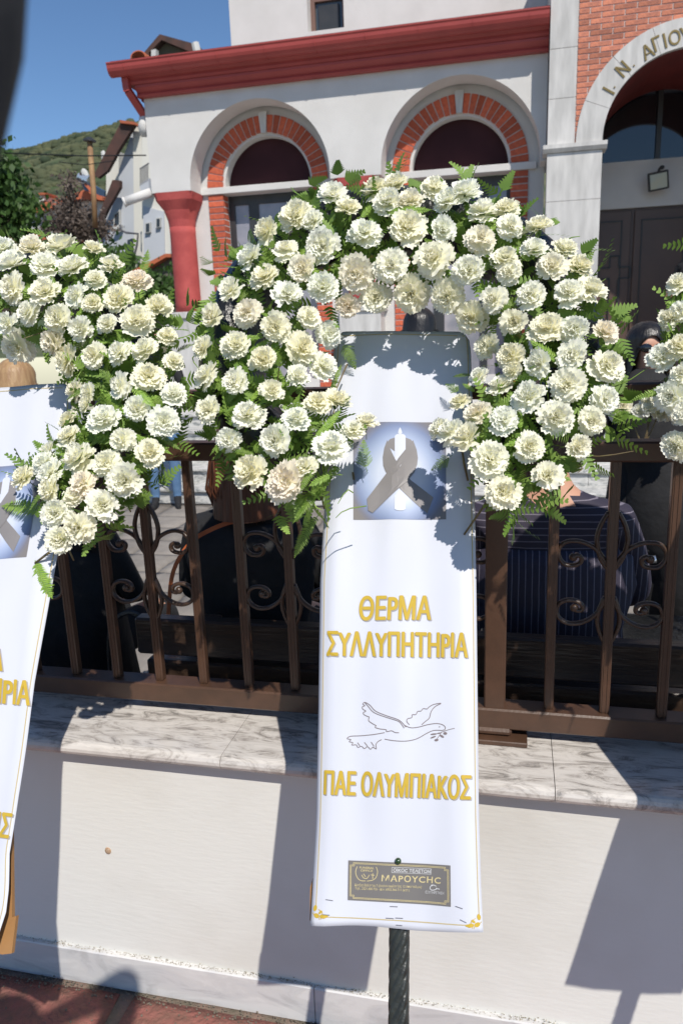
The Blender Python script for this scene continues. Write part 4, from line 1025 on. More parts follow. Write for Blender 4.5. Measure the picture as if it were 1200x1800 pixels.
FLOW_L=[(6,441,46),(58,439,48),(109,437,50),(165,441,38),(23,468,56),(80,470,50),(130,472,52),(196,468,40),(241,497,50),(25,507,52),(80,515,50),(134,519,38),(163,534,34),(169,493,38),(210,528,52),(278,544,48),(51,550,44),(105,561,48),(144,579,44),(190,571,36),(241,565,54),(16,569,44),(33,610,54),(95,602,48),(165,626,44),(212,622,44),(255,616,46),(294,591,38),(120,635,50),(305,637,38),(261,664,50),(212,678,42),(132,686,34),(155,690,32),(154,711,34),(305,694,44),(243,719,48),(288,742,50),(183,738,52),(120,738,36),(122,768,40),(216,773,44),(264,795,50),(140,806,58),(189,816,48),(88,793,32),(80,816,42),(91,832,48),(43,841,48),(222,845,60),(148,851,50),(91,861,44),(130,873,38),(181,890,60),(99,902,50),(140,927,54),(107,948,50)]
FLOW_R=[(1190,500,38),(1197,548,44),(1178,562,42),(1162,628,48),(1196,612,46),(1180,697,54),(1199,660,42),(1190,785,52),(1208,730,48)]
CL_C=[(585,835),(500,800),(430,720),(412,640),(440,540),(510,455),(600,410),(710,400),(820,420),(920,470),(985,560),(1005,650),(980,740),(920,800),(855,830)]
CL_L=[(-140,560),(-60,510),(40,495),(130,520),(200,570),(235,640),(235,720),(210,790),(160,850),(105,905)]
CL_R=[(1400,830),(1330,800),(1265,730),(1250,640),(1265,540),(1310,450),(1400,410)]
def dist_poly(p,pl):
    best=(1e9,None,None)
    for a,b_ in zip(pl[:-1],pl[1:]):
        a=Vector(a);b_=Vector(b_);ab=b_-a;t=max(0,min(1,(p-a).dot(ab)/ab.length_squared));q=a+ab*t;d=(p-q).length
        if d<best[0]: best=(d,q,t)
    return best
def bulge(v): return .02*math.sin(math.pi*max(0,min(1,v/1.05)))
def make_wreath(fr,label,flowers,cl,seed,nfr,banner,hw=112,twigs=()):
    r=random.Random(seed)
    root=thing('funeral_wreath',label,'wreath',(0,0,0),'carnation wreaths leaning on the railing'); root.matrix_world=fr.M
    dome=lambda d: .105+.075*math.sqrt(max(0,1-(d/(hw*1.12))**2))
    # black foam and foil backing : swollen horseshoe
    clp=cat([(x,y,0) for x,y in cl],4); 
    lp=[fr.loc(p.x,p.y,0) for p in clp]; b=MB(); V=[];FF=[]; n=14
    for i,p in enumerate(lp):
        d=(lp[min(i+1,len(lp)-1)]-lp[max(i-1,0)]).normalized(); s=Vector((d.y,-d.x,0)); e=1 if 0<i<len(lp)-1 else .8
        for q in range(n):
            t=2*math.pi*q/n; wob=1+.07*math.sin(i*1.7+q*2.1)+.05*r.uniform(-1,1)
            V.append(p+s*math.cos(t)*.066*wob*e+Vector((0,0,.005+(.095 if math.sin(t)>0 else .035)*math.sin(t)*e)))
    for i in range(len(lp)-1):
        for q in range(n): FF.append((i*n+q,i*n+(q+1)%n,(i+1)*n+(q+1)%n,(i+1)*n+q))
    FF.append(tuple(range(n-1,-1,-1))); FF.append(tuple((len(lp)-1)*n+q for q in range(n)))
    b.add(V,FF); b.build('foil_backing',M_black,root,smooth=True)
    cv=[Vector(p[:2]) for p in cl]
    def place(o,u,v,h,tilt,roll,scale,ydir=None):
        o.location=fr.loc(u,v,h)
        z=Vector((tilt[0],tilt[1],1)).normalized()
        y=Vector(ydir).normalized() if ydir else Vector((0,1,0))
        x=y.cross(z).normalized(); y=z.cross(x); m=Matrix((x,y,z)).transposed()
        if roll: m=m@Matrix.Rotation(roll,3,'Z')
        o.rotation_euler=m.to_euler(); o.scale=(scale,)*3 if not isinstance(scale,tuple) else scale
    for k,(u,v,dm) in enumerate(flowers):
        d,q,_=dist_poly(Vector((u,v)),cv); out=(Vector((u,v))-q)/hw
        h=dome(d); rad=dm/2/F*((fr.loc(u,v,h).x*0)+ (hitp(u,v,fr.O+fr.N*h,fr.N)-EYE).dot(fw))
        o=link('carnation',CARN[r.randrange(len(CARN))],root)
        place(o,u,v,h,(out.x*.75+r.uniform(-.38,.38),-out.y*.75+r.uniform(-.38,.38)+.05),r.random()*6.28,tuple(rad*r.uniform(1.0,1.17) for _ in range(2))+(rad*r.uniform(.85,1.1),))
    # ferns between the flowers
    bb=MB()
    for k in range(nfr):
        t=r.random()*(len(cv)-1); i=int(t); c=cv[i].lerp(cv[i+1],t-i); d=(cv[i+1]-cv[i]).normalized(); s=Vector((-d.y,d.x))
        off=r.choice((-1,1))*(r.random()**.7)*.88; p=c+s*off*hw*.68
        out=(s*off*1.0+Vector((r.uniform(-.8,.8),r.uniform(-1.0,.45)))).normalized()
        j=r.choice((0,1,2,3,4,6,0,2,5)); sc=r.uniform(.34,.62); base=p-out*20
        o=link('fern_frond',FR[j],root)
        place(o,base.x,base.y,dome(abs(off)*hw)-.012+r.uniform(-.018,.012),(r.uniform(-.5,.5),r.uniform(-.4,.5)),0,sc,(out.x,-out.y,r.uniform(.1,.7)))
    # dense filler foliage under the blooms
    T0=[]
    for k in range(int(nfr*5.2)):
        t=r.random()*(len(cv)-1); i=int(t); c=cv[i].lerp(cv[i+1],t-i); d=(cv[i+1]-cv[i]).normalized(); s=Vector((-d.y,d.x))
        off=r.uniform(-1,1); p=c+s*off*hw*.93; base=fr.loc(p.x,p.y,dome(abs(off)*hw)-.045+r.uniform(-.02,.018))
        dr_=Vector((r.gauss(0,1),r.gauss(0,1),r.uniform(.1,.9))).normalized(); L_=r.uniform(.03,.065); ax=dr_.orthogonal().normalized(); ax=Matrix.Rotation(r.random()*6.28,3,dr_)@ax; nn=dr_.cross(ax)
        m_=7
        for q in range(1,m_+1):
            f=q/m_; pt=base+dr_*L_*f-nn*L_*.2*f*f
            for sg in (-1,1):
                l=.016*(1.1-f)+.004; e=(ax*sg+dr_*.5).normalized(); w_=dr_*.0032
                bb.add([pt-w_,pt+e*l*.5-w_,pt+e*l,pt+e*l*.5+w_,pt+w_],[(0,1,2,3,4)])
    o=bb.build('filler_foliage',M_fill,root); o['kind']='stuff'
    for k in range(int(nfr*.3)):
        t=r.random()*(len(cv)-1); i=int(t); c=cv[i].lerp(cv[i+1],t-i); p=c+Vector((r.uniform(-1,1),r.uniform(-1,1)))*hw*.65; a=fr.loc(p.x,p.y,dome(30)-.05)
        d=Vector((r.gauss(0,.6),r.uniform(-.9,.9),r.uniform(.3,1))).normalized(); L_=r.uniform(.035,.07); cu=Vector((r.gauss(0,1),r.gauss(0,1),-.3))*.018
        b=MB(); b.tube([a,a+d*L_*.5+cu*.3,a+d*L_*.8+cu*.8,a+d*L_+cu*1.5],[.0012,.0011,.001,.0006],5,cap=False); b.build('green_stem',M_green if r.random()<.7 else M_stem,root,smooth=True)
    # twigs and stakes
    for (u0,v0,u1,v1,h0,h1,rr_) in twigs:
        b=MB(); a=fr.loc(u0,v0,h0); c=fr.loc(u1,v1,h1); m_=a.lerp(c,.5)+Vector((r.uniform(-.004,.004),r.uniform(-.004,.004),.0)); b.tube([a,m_,c],[rr_,rr_,rr_*.8],6); b.build('twig',M_stem,root,smooth=True)
    return root
def poly_px(fr,bm_f,pts,eps): 
    return [bm_f(u,v,eps) for u,v in pts]
def make_banner(fr,root,left,right,seed,full=True):
    """paper banner between two edge lines given down the sheet; returns surface function"""
    def ip(tab,v):
        if v<=tab[0][0]: return tab[0][1]
        for (a,x),(c,y) in zip(tab[:-1],tab[1:]):
            if v<=c: return x+(y-x)*(v-a)/(c-a)
        return tab[-1][1]
    def surf(u,v,eps=0.0):
        h=.012
        for _ in range(3):
            p=fr.loc(u,v,h); vv=p.y
            h=.010+bulge(vv)
        x=p.x; cx0=.0
        fold=.0016*math.sin(x*55+seed)*max(0,math.sin(vv*2.6+.3))+.0022*noise.noise(Vector((x*9,vv*3.2,seed)))+.0014*noise.noise(Vector((x*26,vv*6,seed+4)))
        fold+= .0030*math.exp(-((x+.002)/.022)**2)*math.exp(-((vv-.74+.9*abs(x))/.06)**2)
        edge=.006*max(0,abs(x)/.139-.86)/.14*(-1)
        flare=.012*max(0,1-vv/.18)**1.5*(x/.139)**2
        return p+Vector((0,0,fold+edge+flare+eps))
    b=MB(); nx_,ny_=36,110; V=[];FF=[]
    vL0,vL1=left[0][0],left[-1][0]; vR0,vR1=right[0][0],right[-1][0]
    for j in range(ny_+1):
        t=j/ny_
        for i in range(nx_+1):
            s=i/nx_; v=(vL0+(vL1-vL0)*t)*(1-s)+(vR0+(vR1-vR0)*t)*s
            ul,ur=ip(left,vL0+(vL1-vL0)*t),ip(right,vR0+(vR1-vR0)*t); u=ul+(ur-ul)*s
            cr=max(0,1-t*34); c2=max(abs(s-.5)*2-.86,0)/.14; v+= cr*c2*c2*14   # rounded top corners
            if t>.9: v+=2.2*math.sin(s*9+seed)*(t-.9)*10
            V.append(surf(u,v))
    for j in range(ny_):
        for i in range(nx_): a=j*(nx_+1)+i; FF.append((a,a+1,a+nx_+2,a+nx_+1))
    b.add(V,FF); 
    me=b.mesh('banner',M_paper,smooth=True); o=link('banner',me,root)
    sd=o.modifiers.new('t','SOLIDIFY'); sd.thickness=.0007; sd.offset=-1
    return o,surf,ip
def flat(surf,pts,eps,name,m,parent,grid=0):
    me=bpy.data.meshes.new(name); bm=bmesh.new(); fv=[bm.verts.new((u,v,0)) for u,v in pts]; f=bm.faces.new(fv)
    bmesh.ops.triangulate(bm,faces=[f],ngon_method='EAR_CLIP')
    for _ in range(2):
        es=[e for e in bm.edges if e.calc_length()>6]
        if es: bmesh.ops.subdivide_edges(bm,edges=es,cuts=1); bmesh.ops.triangulate(bm,faces=bm.faces)
    for v in bm.verts: v.co=surf(v.co.x,v.co.y,eps)
    bm.to_mesh(me); bm.free(); me.materials.append(m); return link(name,me,parent)
def stroke(surf,lines,wpx,eps,name,m,parent):
    b=MB()
    for ln in lines:
        P=ln if len(ln)<3 else [(p.x,p.y) for p in cat([(x,y,0) for x,y in ln],3)]
        P=[Vector(p) for p in P]
        # subdivide long segments
        Q=[P[0]]
        for a,c in zip(P[:-1],P[1:]):
            n=max(1,int((c-a).length/14)); Q+= [a.lerp(c,(k+1)/n) for k in range(n)]
        L_=[];Rr=[]
        for i,p in enumerate(Q):
            d=(Q[min(i+1,len(Q)-1)]-Q[max(i-1,0)]); d=d.normalized() if d.length>0 else Vector((1,0)); n_=Vector((-d.y,d.x))*wpx/2
            L_.append(surf(p.x+n_.x,p.y+n_.y,eps)); Rr.append(surf(p.x-n_.x,p.y-n_.y,eps))
        V=L_+Rr; n=len(Q); b.add(V,[(i,i+1,n+i+1,n+i) for i in range(n-1)])
    return b.build(name,m,parent)
def words(surf,s,bl,br,hpx,eps,name,m,parent,bold=.02,shear=0.0,space=1.0,clip=None):
    n2,f2,_=text_mesh(s,bold,shear,space)
    bl=Vector(bl);br=Vector(br); upv=Vector((-(br-bl).y,(br-bl).x)).normalized()*-hpx*-1
    upv=Vector(((br-bl).y,-(br-bl).x)).normalized()*hpx
    V=[surf(*(bl+(br-bl)*x+upv*y),eps) for x,y in n2]; b=MB(); b.add(V,f2); return b.build(name,m,parent)
def heavy(surf,s,bl,br,hpx,eps,name,m,parent,shear=0.0,space=1.0):
    n2,f2,_=text_mesh(s,0.0,shear,space); b=MB(); k=0
    bl=Vector(bl)+Vector((1.3,-.5)); br=Vector(br)+Vector((-1.3,-.5)); upv=Vector(((br-bl).y,-(br-bl).x)).normalized()*(hpx-1.4)
    for dx,dy in ((0,0),(-1.3,.0),(1.3,.0),(0,-.8),(0,.8),(-.9,-.6),(.9,.6),(.9,-.6),(-.9,.6)):
        b.add([surf(*(bl+(br-bl)*x+upv*y+Vector((dx,dy))),eps+k*.00004) for x,y in n2],f2); k+=1
    return b.build(name,m,parent)
def ellp(cx_,cy_,rx,ry,rot=0,n=14):
    return [(cx_+rx*math.cos(t)*math.cos(rot)-ry*math.sin(t)*math.sin(rot),cy_+rx*math.cos(t)*math.sin(rot)+ry*math.sin(t)*math.cos(rot)) for t in [2*math.pi*k/n for k in range(n)]]
def photo_mat():
    m=bpy.data.materials.new('glow_print'); m.use_nodes=True; t=m.node_tree;N=t.nodes;L=t.links;b=N['Principled BSDF']; b.inputs['Roughness'].default_value=.4
    a=N.new('ShaderNodeAttribute'); a.attribute_name='rad'; r=N.new('ShaderNodeValToRGB'); e=r.color_ramp.elements
    e[0].position=0; e[0].color=col((.63,.66,.75)); e[1].position=1; e[1].color=col((.20,.185,.18))
    for p,c in ((.40,(.56,.61,.73)),(.62,(.36,.43,.60)),(.80,(.20,.25,.40)),(.92,(.18,.18,.22))): q=e.new(p); q.color=col(c)
    L.new(a.outputs['Fac'],r.inputs[0]); L.new(r.outputs[0],b.inputs['Base Color']); return m
M_photo=photo_mat()
def picture(surf,parent,Tm):
    """glow square with mourning ribbon and candle; Tm maps reference coordinates to the sheet"""
    Z=lambda x,y: Tm(540+x/3.75,700+y/3.75)
    b=MB(); n=24; V=[];FF=[];RD=[]
    for j in range(n+1):
        for i in range(n+1):
            s,t=i/n,j/n; V.append(surf(*Z(302+s*612,158+t*642),.0006))
            dx,dy=(s-.5)/.5,(t-.54)/.5; rr_=math.sqrt(dx*dx*1.0+dy*dy*.86); RD.append(min(1,rr_*.86))
    for j in range(n):
        for i in range(n): a=j*(n+1)+i; FF.append((a,a+1,a+n+2,a+n+1))
    b.add(V,FF); me=b.mesh('glow_picture',M_photo,smooth=True); at_=me.attributes.new('rad','FLOAT','POINT'); at_.data.foreach_set('value',RD); link('glow_picture',me,parent)
    S=lambda P:[Z(x,y) for x,y in P]
    flat(surf,S([(527,292),(545,272),(575,262),(612,258),(650,262),(680,272),(699,292),(690,345),(650,352),(575,352),(545,330)]),.0010,'ribbon',M_ribbon,parent)
    flat(surf,S([(527,278),(507,330),(497,390),(500,445),(516,488),(560,545),(620,610),(690,675),(790,760),(830,655),(760,600),(680,540),(612,455),(570,385),(545,330)]),.0013,'ribbon',M_ribbon,parent)
    flat(surf,S([(577,245),(648,245),(648,738),(612,745),(577,738)]),.0011+.0004,'candle',M_white,parent) if False else None
    # candle sits behind the crossing, in front of the top loop
    flat(surf,S([(577,252),(590,240),(612,236),(636,240),(648,252),(648,400),(612,455),(577,400)]),.0017,'candle',M_white,parent)
    flat(surf,S([(577,650),(612,612),(648,650),(648,735),(630,743),(612,745),(592,743),(577,735)]),.0017,'candle',M_white,parent)
    flat(surf,S([(612,195),(622,215),(626,230),(618,240),(606,240),(598,230),(602,213)]),.0019,'candle_flame',M_white,parent)
    flat(surf,S([(697,278),(720,340),(729,395),(724,440),(705,490),(660,550),(560,640),(430,757),(400,740),(392,662),(470,598),(540,535),(600,470),(650,395),(672,345)]),.0021,'ribbon',M_ribbon,parent)

# ---- centre wreath
tw_c=[(872,855,815,940,.05,.03,.0022),(690+190,820,878,905,.04,.02,.002),(905,800,850,852,.05,.02,.0022),(948,760,905,800,.05,.03,.002),(935,850,900,890,.05,.02,.0025),(545,800,555,865,.03,.02,.002),(620,830,628,880,.03,.0,.0022),(553,850,570,895,.03,.02,.002),(520,800,545,842,.04,.03,.002),(810,780,822,845,.05,.03,.0022),(840,770,848,800,.05,.04,.002),(905,690,890,740,.07,.05,.002),(600,690,545,745,.06,.06,.0018),(610,640,580,720,.06,.07,.0015),(740,330,735,352,.05,.06,.0016)]
wc=make_wreath(FC,'full white carnation and fern wreath in the centre with a complete printed banner',FLOW_C,CL_C,3,150,None,twigs=tw_c)
# explicitly placed long fronds that the photograph shows
def long_frond(root,fr,u0,v0,u1,v1,h0,h1,j,tilt=(0,0),wsc=1.0):
    a=fr.loc(u0,v0,h0); c=fr.loc(u1,v1,h1); L_=(c-a).length/FRL[j]/.9; y=(c-a).normalized(); z=Vector((tilt[0],tilt[1],1)); x=y.cross(z).normalized(); z=x.cross(y)
    o=link('fern_frond',FR[j],root); o.location=a; o.rotation_euler=Matrix((x,y,z)).transposed().to_euler(); o.scale=(L_*wsc,L_,L_)
for q in [(560,905,508,968,.05,.05,0,(.3,.2),1.3),(600,820,560,850,.05,.06,2),(645,830,632,775,.05,.07,5),(520,860,545,905,.04,.04,1),(795,800,755,825,.06,.05,5),(868,770,865,830,.09,.09,2),(940,800,1000,775,.07,.07,0),(930,660,915,565,.09,.11,0),(865,600,870,500,.1,.1,3),(735,400,742,375,.08,.1,4),(720,345,722,318,.06,.09,2),(805,420,805,375,.09,.12,5),(880,430,915,395,.09,.11,4),(890,450,880,400,.09,.12,0),(600,430,690,425,.1,.1,6),(560,480,640,430,.08,.1,3),(480,640,470,540,.09,.12,3),(500,700,490,640,.1,.1,0),(395,660,380,690,.05,.06,5),(430,600,432,560,.08,.1,0),(520,660,560,600,.09,.11,1),(580,690,600,640,.07,.08,0),(620,760,640,735,.07,.08,4),(835,690,815,672,.07,.06,2),(830,660,795,655,.06,.05,0),(810,690,780,672,.06,.06,5),(785,770,770,742,.06,.07,4),(600,600,625,640,.06,.05,5),(1010,560,1030,540,.07,.08,4),(990,590,1000,560,.08,.1,0),(960,640,950,600,.08,.11,3),(1040,700,1010,700,.06,.08,5),(950,490,965,450,.08,.1,3),(930,470,920,415,.09,.1,3),(470,480,505,500,.09,.1,5),(540,410,520,395,.06,.07,6),(500,420,540,395,.06,.09,2)]:
    long_frond(wc,FC,*q[:7],*(q[7:8] or ((0,0),)),*(q[8:9] or (1,)))
LE=[(583,589),(620,585),(800,573),(1020,561),(1240,558),(1439,554),(1560,549.5),(1624,547.5)]
RE=[(582,824),(620,827),(800,832),(1020,836),(1240,838.5),(1439,841),(1560,845),(1640,849)]
bn,sf,ip=make_banner(FC,wc,LE,RE,2.0)
# printed gold border
def off(tab,d,v0,v1,n=40): return [(ip(tab,v0+(v1-v0)*k/n)+d,v0+(v1-v0)*k/n) for k in range(n+1)]
stroke(sf,[off(LE,8.2,592,1598)],1.7,.0007,'border_line',M_goldlt,bn)
stroke(sf,[off(RE,-5.6,592,1612)],1.7,.0007,'border_line',M_goldlt,bn)
stroke(sf,[[(576,1610),(640,1614),(700,1618),(760,1622),(820,1624.5)]],1.8,.0007,'border_line',M_goldlt,bn)
stroke(sf,[[(600,591),(660,589),(720,588),(815,590)]],1.4,.0007,'border_line',M_goldlt,bn)
for (x,y,s) in ((564,1603,1),(833,1619,-1)):
    for (dx,dy,a,c,rt_) in ((-8.5,-8,3.3,5.6,.2),(-6,5,5,4,.6),(6,6,6,3.6,.2),(1,-1,4.2,2.2,-.7),(11,6,4,2.2,.1)):
        flat(sf,ellp(x+dx*s,y+dy,a,c,rt_*s),.0009,'corner_ornament',M_gold,bn)
    stroke(sf,[[(x-13*s,y),(x-9*s,y+4),(x-4*s,y+2),(x,y+6)],[(x-2*s,y+6),(x,y+12)],[(x,y+5),(x+3*s,y+11)],[(x-3*s,y-6),(x+4*s,y-2),(x+5*s,y+4)]],1.1,.0011,'corner_scroll',M_gold,bn)
picture(sf,bn,lambda x,y:(x,y))
def gold_line(surf,parent,s,bl,br,h,**k):
    k.pop('bold',None)
    heavy(surf,s,(bl[0]+1.4,bl[1]+1.9),(br[0]+1.9,br[1]+1.9),h,.0006,'lettering_shadow',M_goldsh,parent,**k)
    heavy(surf,s,bl,br,h,.0014,'lettering',M_gold,parent,**k)
gold_line(sf,bn,'ΘΕPΜΑ',(631,1091),(757,1090),44,bold=.021,shear=.08)
gold_line(sf,bn,'ΣYΛΛYΠΗΤΗPΙΑ',(574,1153),(822,1156),44,bold=.021,shear=.0)
gold_line(sf,bn,'ΠΑΕ ΟΛYΜΠΙΑKΟΣ',(568,1397),(827,1406),44,bold=.021,shear=.0)
ZD=lambda P:[(540+x/3.75,1020+y/3.75) for x,y in P]
dove=[[(390,808),(415,825),(450,862),(520,892),(590,915),(622,935),(650,968)],[(378,805),(400,830),(440,872),(520,903),(598,928),(622,950),(638,975)],
[(390,808),(376,805),(365,816),(380,826),(362,834),(366,850),(386,862),(368,872),(374,886),(398,898),(408,902),(404,925),(430,945),(455,958)],[(455,958),(448,970),(480,980),(520,985),(522,998),(556,992),(578,1003),(605,1005)],
[(640,955),(680,972),(730,968),(790,952),(850,944),(890,952),(908,968),(905,984),(890,988)],
[(672,952),(655,930),(662,912),(688,905),(690,886),(714,885),(726,864),(748,862),(762,846),(788,848),(800,836),(832,818),(880,810)],[(880,813),(842,832),(815,865),(803,908),(780,928),(752,952)],
[(890,990),(830,990),(780,1012),(720,1045),(650,1060),(570,1057),(510,1047)],[(510,1004),(440,1016),(350,1025),(285,1028),(262,1044),(288,1050),(275,1064),(300,1070),(292,1086),(322,1085),(332,1102),(356,1094),(375,1110),(396,1096),(416,1114),(432,1100),(455,1112),(452,1085),(465,1064),(490,1050)],
[(330,1070),(345,1092)],[(375,1068),(395,1092)],[(420,1066),(440,1095)]]
stroke(sf,[ZD(l) for l in dove],1.25,.0008,'dove_drawing',M_ink,bn)
stroke(sf,[ZD([(880,1002),(930,985),(970,976)]),ZD([(885,1000),(868,1025),(850,1050)])],1.0,.0008,'olive_twig',M_ink,bn)
for (x,y,a,c,rt_) in ((832,1014,22,5,-.1),(828,1034,20,5,-.35),(850,1053,14,8,-.1),(886,1028,16,7,.5),(908,1009,13,9,.1),(866,1008,14,4,-.2),(870,966,5,3,0)):
    flat(sf,[(540+p/3.75,1020+q/3.75) for p,q in ellp(x,y,a,c,rt_)],.0009,'olive_leaf',M_ink,bn)
# supplier's card
ZC=lambda P:[(540+x/3.75,1440+y/3.75) for x,y in P]
zc=lambda x,y:(540+x/3.75,1440+y/3.75)
b=MB(); V=[];n=14
for j in range(n+1):
    for i in range(n+1):
        s,t=i/n,j/n; x=(272*(1-t)+270*t)*(1-s)+(944*(1-t)+947*t)*s; y=(270*(1-t)+530*t)*(1-s)+(302*(1-t)+572*t)*s; V.append(sf(*zc(x,y),.0012))
b.add(V,[(j*(n+1)+i,j*(n+1)+i+1,(j+1)*(n+1)+i+1,(j+1)*(n+1)+i) for j in range(n) for i in range(n)]); cd=b.build('supplier_card',M_card,bn,smooth=True)
def cl_(s,t): 
    x=(272*(1-t)+270*t)*(1-s)+(944*(1-t)+947*t)*s; y=(270*(1-t)+530*t)*(1-s)+(302*(1-t)+572*t)*s; return zc(x,y)
for ins in (.020,.030):
    iy=ins*2.5; c=.03; P=[(ins+c,iy),(1-ins-c,iy),(1-ins-c,iy+c*2),(1-ins,iy+c*2),(1-ins,1-iy-c*2),(1-ins-c,1-iy-c*2),(1-ins-c,1-iy),(ins+c,1-iy),(ins+c,1-iy-c*2),(ins,1-iy-c*2),(ins,iy+c*2),(ins+c,iy+c*2),(ins+c,iy)]
    stroke(sf,[[cl_(*P[k]),cl_(*P[k+1])] for k in range(12)],.75,.0019,'card_border',M_cardgold,bn)
words(sf,'ΜΑPΟYCΗC',zc(490,408),zc(878,423),11.5,.0020,'card_lettering',M_cardgold,bn,bold=.012,space=1.15)
words(sf,'ΟΙKΟC ΤΕΛΕΤΩΝ',zc(566,346),zc(810,357),6.2,.0020,'card_lettering',M_cardwhite,bn,bold=.02)
stroke(sf,[[zc(558,316),zc(816,327)],[zc(816,327),zc(815,362)],[zc(815,362),zc(556,351)],[zc(556,351),zc(558,316)]],.7,.0020,'card_border',M_cardwhite,bn)
words(sf,'Κοτζιά Βάλτσου 7 (έναντι εκκλησίας 12 Αποστόλων)',zc(316,444),zc(752,460),6.2,.0020,'card_lettering',M_cardgold,bn,bold=.0)
words(sf,'Τηλ. 2521.400.735 - Κιν. 6932.366.711 (κατ.)',zc(316,466),zc(672,480),5.8,.0020,'card_lettering',M_cardgold,bn,bold=.0)
words(sf,'ΕΞΥΠΗΡΕΤΗΣΗ',zc(778,488),zc(900,493),4.6,.0020,'card_lettering',M_cardwhite,bn,bold=.0)
words(sf,'FUNERAL',zc(345,324),zc(440,328),3.6,.0020,'card_lettering',M_cardgold,bn,bold=.01)
words(sf,'OFFICE',zc(352,343),zc(432,346),3.6,.0020,'card_lettering',M_cardgold,bn,bold=.01)
stroke(sf,[[zc(330,310),zc(320,345),zc(330,380),zc(352,402),zc(385,405)],[zc(455,314),zc(464,345),zc(455,380),zc(432,400),zc(395,406)],[zc(360,365),zc(372,385),zc(395,388),zc(410,365)],[zc(372,358),zc(385,378)],[zc(432,355),zc(432,392)],[zc(420,366),zc(444,368)]],1.1,.0020,'card_emblem',M_cardgold,bn)
stroke(sf,[[zc(850,440),zc(825,432),zc(808,450),zc(818,466),zc(845,462),zc(852,450)],[zc(822,440),zc(818,432),zc(828,436)],[zc(850,455),zc(872,458)]],1.3,.0020,'card_emblem',M_cardwhite,bn)
M_staple=mat('staple',(.25,.25,.28),.3,metal=.8)
for (x0,y0,x1,y1) in ((128,524,175,532),(545,574,595,577),(978,568,1025,584),(1008,655,1050,675),(518,650,570,654),(580,650,630,653),(110,622,155,626),(585,697,625,701)):
    b=MB(); b.tube([sf(*zc(x0,y0),.0012),sf(*zc(x1,y1),.0012)],.0006,5); b.build('staple',M_staple,bn)
b=MB(); c=sf(700,1513,.004); b.ell(c,(.0052,.0052,.005),16,10); b.build('push_pin',mat('pin_green',(.02,.05,.015),.2,spec=.8),bn,smooth=True)
# board behind the lower sheet, and the wrapped post
def board(fr,root,pts,h,th,m=M_wood,name='backing_board'):
    b=MB(); b.prism([fr.loc(u,v,h) for u,v in pts],(0,0,-th)); return b.build(name,m,root)
board(FC,wc,[(551,1540),(545,1560),(544.5,1618),(555,1622),(840,1625),(838,1540),(826,640),(592,640)],.004,.006)
def post(fr,root,u0,v0,len_,r0=.0145):
    p=fr.loc(u0,v0,-.012); b=MB(); V=[];FF=[]; n=104; m_=int(620*len_); top=p.y
    # local y where world z = 0
    ylow=-(fr.O.z-.0)/fr.U.z
    for j in range(m_+1):
        y=ylow+(top-ylow)*j/m_
        for q in range(n):
            t=2*math.pi*q/n; rr_=r0*.97*(1+.13*abs(math.sin(4.0*t+ (y*140)))**.8)*(1+.02*math.sin(y*14))*(abs(math.cos(t))**4+abs(math.sin(t))**4)**-.2
            V.append((p.x+rr_*math.cos(t)*1.05,y,p.z+rr_*math.sin(t)))
    for j in range(m_):
        for q in range(n): FF.append((j*n+q,j*n+(q+1)%n,(j+1)*n+(q+1)%n,(j+1)*n+q))
    FF.append(tuple(range(n))); FF.append(tuple(m_*n+q for q in range(n-1,-1,-1)))
    b.add(V,FF); return b.build('stand_post',M_post,root,smooth=True)
post(FC,wc,702,1560,1)
# ---- left wreath
tw_l=[(258,830,262,870,.04,.02,.002),(225,880,230,900,.04,.02,.002),(190,905,198,918,.04,.02,.002),(155,945,168,962,.04,.02,.002),(118,960,130,985,.04,.02,.002),(96,965,62,990,.05,.03,.0026),(140,890,155,905,.06,.05,.002)]
wl=make_wreath(FL,'carnation wreath at the left edge with only its right arm in view',FLOW_L,CL_L,9,115,None,hw=100,twigs=tw_l)
for q in [(245,600,238,478,.1,.12,3,(0,0),1.2),(283,740,277,570,.08,.1,3,(.2,0),1.1),(215,520,215,455,.09,.12,0),(165,500,140,430,.07,.1,0),(62,985,80,1048,.03,.03,2,(0,0),1.4),(90,905,5,868,.05,.06,0,(0,.2),1.5),(110,820,92,765,.06,.08,5),(75,850,52,800,.06,.08,0),(215,640,160,575,.1,.12,1),(225,690,165,640,.1,.11,0),(280,700,320,690,.08,.08,4),(310,620,322,600,.05,.08,6),(200,770,150,790,.09,.09,4),(270,780,235,790,.09,.09,5),(250,830,245,790,.08,.1,5),(230,560,250,520,.1,.12,0),(40,545,5,535,.08,.09,4),(130,600,155,560,.1,.1,5),(150,470,180,440,.06,.09,2),(245,500,260,440,.07,.08,2)]:
    long_frond(wl,FL,*q[:7],*(q[7:8] or ((0,0),)),*(q[8:9] or (1,)))
LL=[(690,-122),(964,-143),(1200,-196),(1400,-235),(1590,-260)]
RL=[(672,127),(964,98),(1200,58),(1400,33),(1500,22),(1560,24),(1600,22),(1672,2)]
bl_,sl_,ipl=make_banner(FL,wl,LL,RL,5.0)
def ipt(tab,v):
    for (a,x),(c,y) in zip(tab[:-1],tab[1:]):
        if v<=c: return x+(y-x)*(v-a)/(c-a)
    return tab[-1][1]
stroke(sl_,[[(ipt(RL,v)-6,v) for v in range(700,1660,24)]],1.6,.0007,'border_line',M_goldlt,bl_)
stroke(sl_,[[(124,681),(60,684),(0,688),(-60,692)]],1.3,.0007,'border_line',M_goldlt,bl_)
picture(sl_,bl_,lambda x,y:(3+(x-702)*.70+(-(y-830)*.16),904+(y-830)*.96-(x-702)*.06))
gold_line(sl_,bl_,'ΘΕPΜΑ',(-118,1172),(6,1180),42,bold=.021,shear=.08)
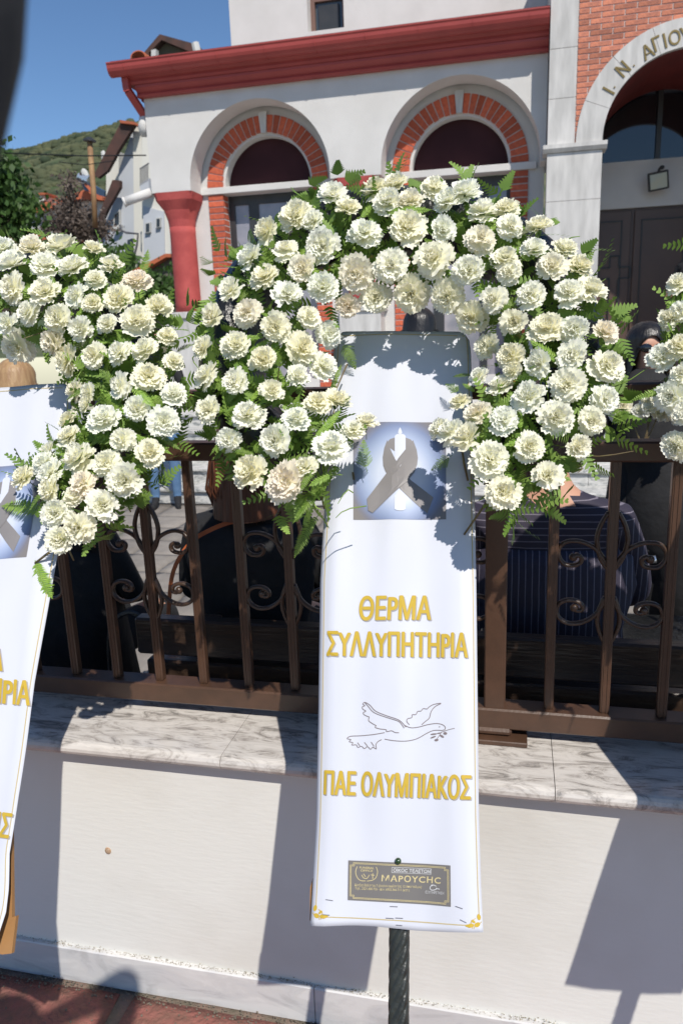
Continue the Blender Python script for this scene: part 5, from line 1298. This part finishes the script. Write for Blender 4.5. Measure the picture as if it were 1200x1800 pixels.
gold_line(sl_,bl_,'ΣYΛΛYΠΗΤΗPΙΑ',(-190,1222),(51,1240),44,bold=.021)
gold_line(sl_,bl_,'ΗΣ',(-20,1468),(20,1473),44,bold=.021)
board(FL,wl,[(-250,1600),(-235,1400),(20,1400),(22,1612),(29,1610),(21,1676),(4,1678)],.0,.008)
post(FL,wl,-120,1560,.3)
# ---- right wreath
wr_=make_wreath(FRt,'white carnation wreath cut off by the right edge of the picture',FLOW_R+[(u+800,v,d) for u,v,d in FLOW_C if u+800>1215],CL_R+[(1520,400),(1640,420),(1740,480),(1790,600),(1800,700),(1740,800)],13,80,None,hw=95,twigs=[(1170,655,1200,640,.06,.07,.002)])
for q in [(1170,600,1190,535,.09,.1,3,(0,0),1.3),(1180,590,1162,540,.08,.1,0),(1160,670,1205,660,.07,.07,4)]:
    long_frond(wr_,FRt,*q[:7],*(q[7:8] or ((0,0),)),*(q[8:9] or (1,)))
LR=[(583,1400),(620,1396),(1020,1382),(1439,1385),(1624,1390)]; RR=[(582,1640),(620,1646),(1020,1680),(1439,1720),(1640,1745)]
br_,sr_,_=make_banner(FRt,wr_,LR,RR,8.0)
post(FRt,wr_,1560,1600,.3)
# a bunch of white flowers held by the standing woman
bq=thing('flower_bunch','small bunch of white blossoms held by the standing woman in black','bouquet',at(1150,716,3.28))
for k in range(16):
    o=link('blossom',CARN[k%9],bq); o.location=(rnd.uniform(-.15,.17),rnd.uniform(-.03,.03),rnd.uniform(-.035,.035)); o.scale=(.034,)*3
    o.rotation_euler=(R_(60)+rnd.uniform(-.5,.5),0,rnd.uniform(-1,1))
b=MB()
for k in range(6): b.tube([(rnd.uniform(-.1,.1),.03,-.02),(rnd.uniform(-.05,.0),.05,-.2)],.003,5)
b.build('stems',M_stem,bq)
# bystander standing left of the camera, black sleeve raised into the top left corner
elb=EYE+ray(-104,-150)*.2; loc_=Vector((elb.x-.08-.175,elb.y-.22+.01,0)); E_=(elb-loc_)/(1.8/1.7); Wr=(elb+Vector((-.13,-.19,.05))-loc_)/(1.8/1.7)
pz,hz,k=person('bystander in black whose blurred raised sleeve fills the top left corner',loc_,0,'stand',1.8,[M_blk,M_skin,M_jean,M_blk],M_hair_blk,armR=(tuple(E_),tuple(Wr),(-.4,-.6,.5)))
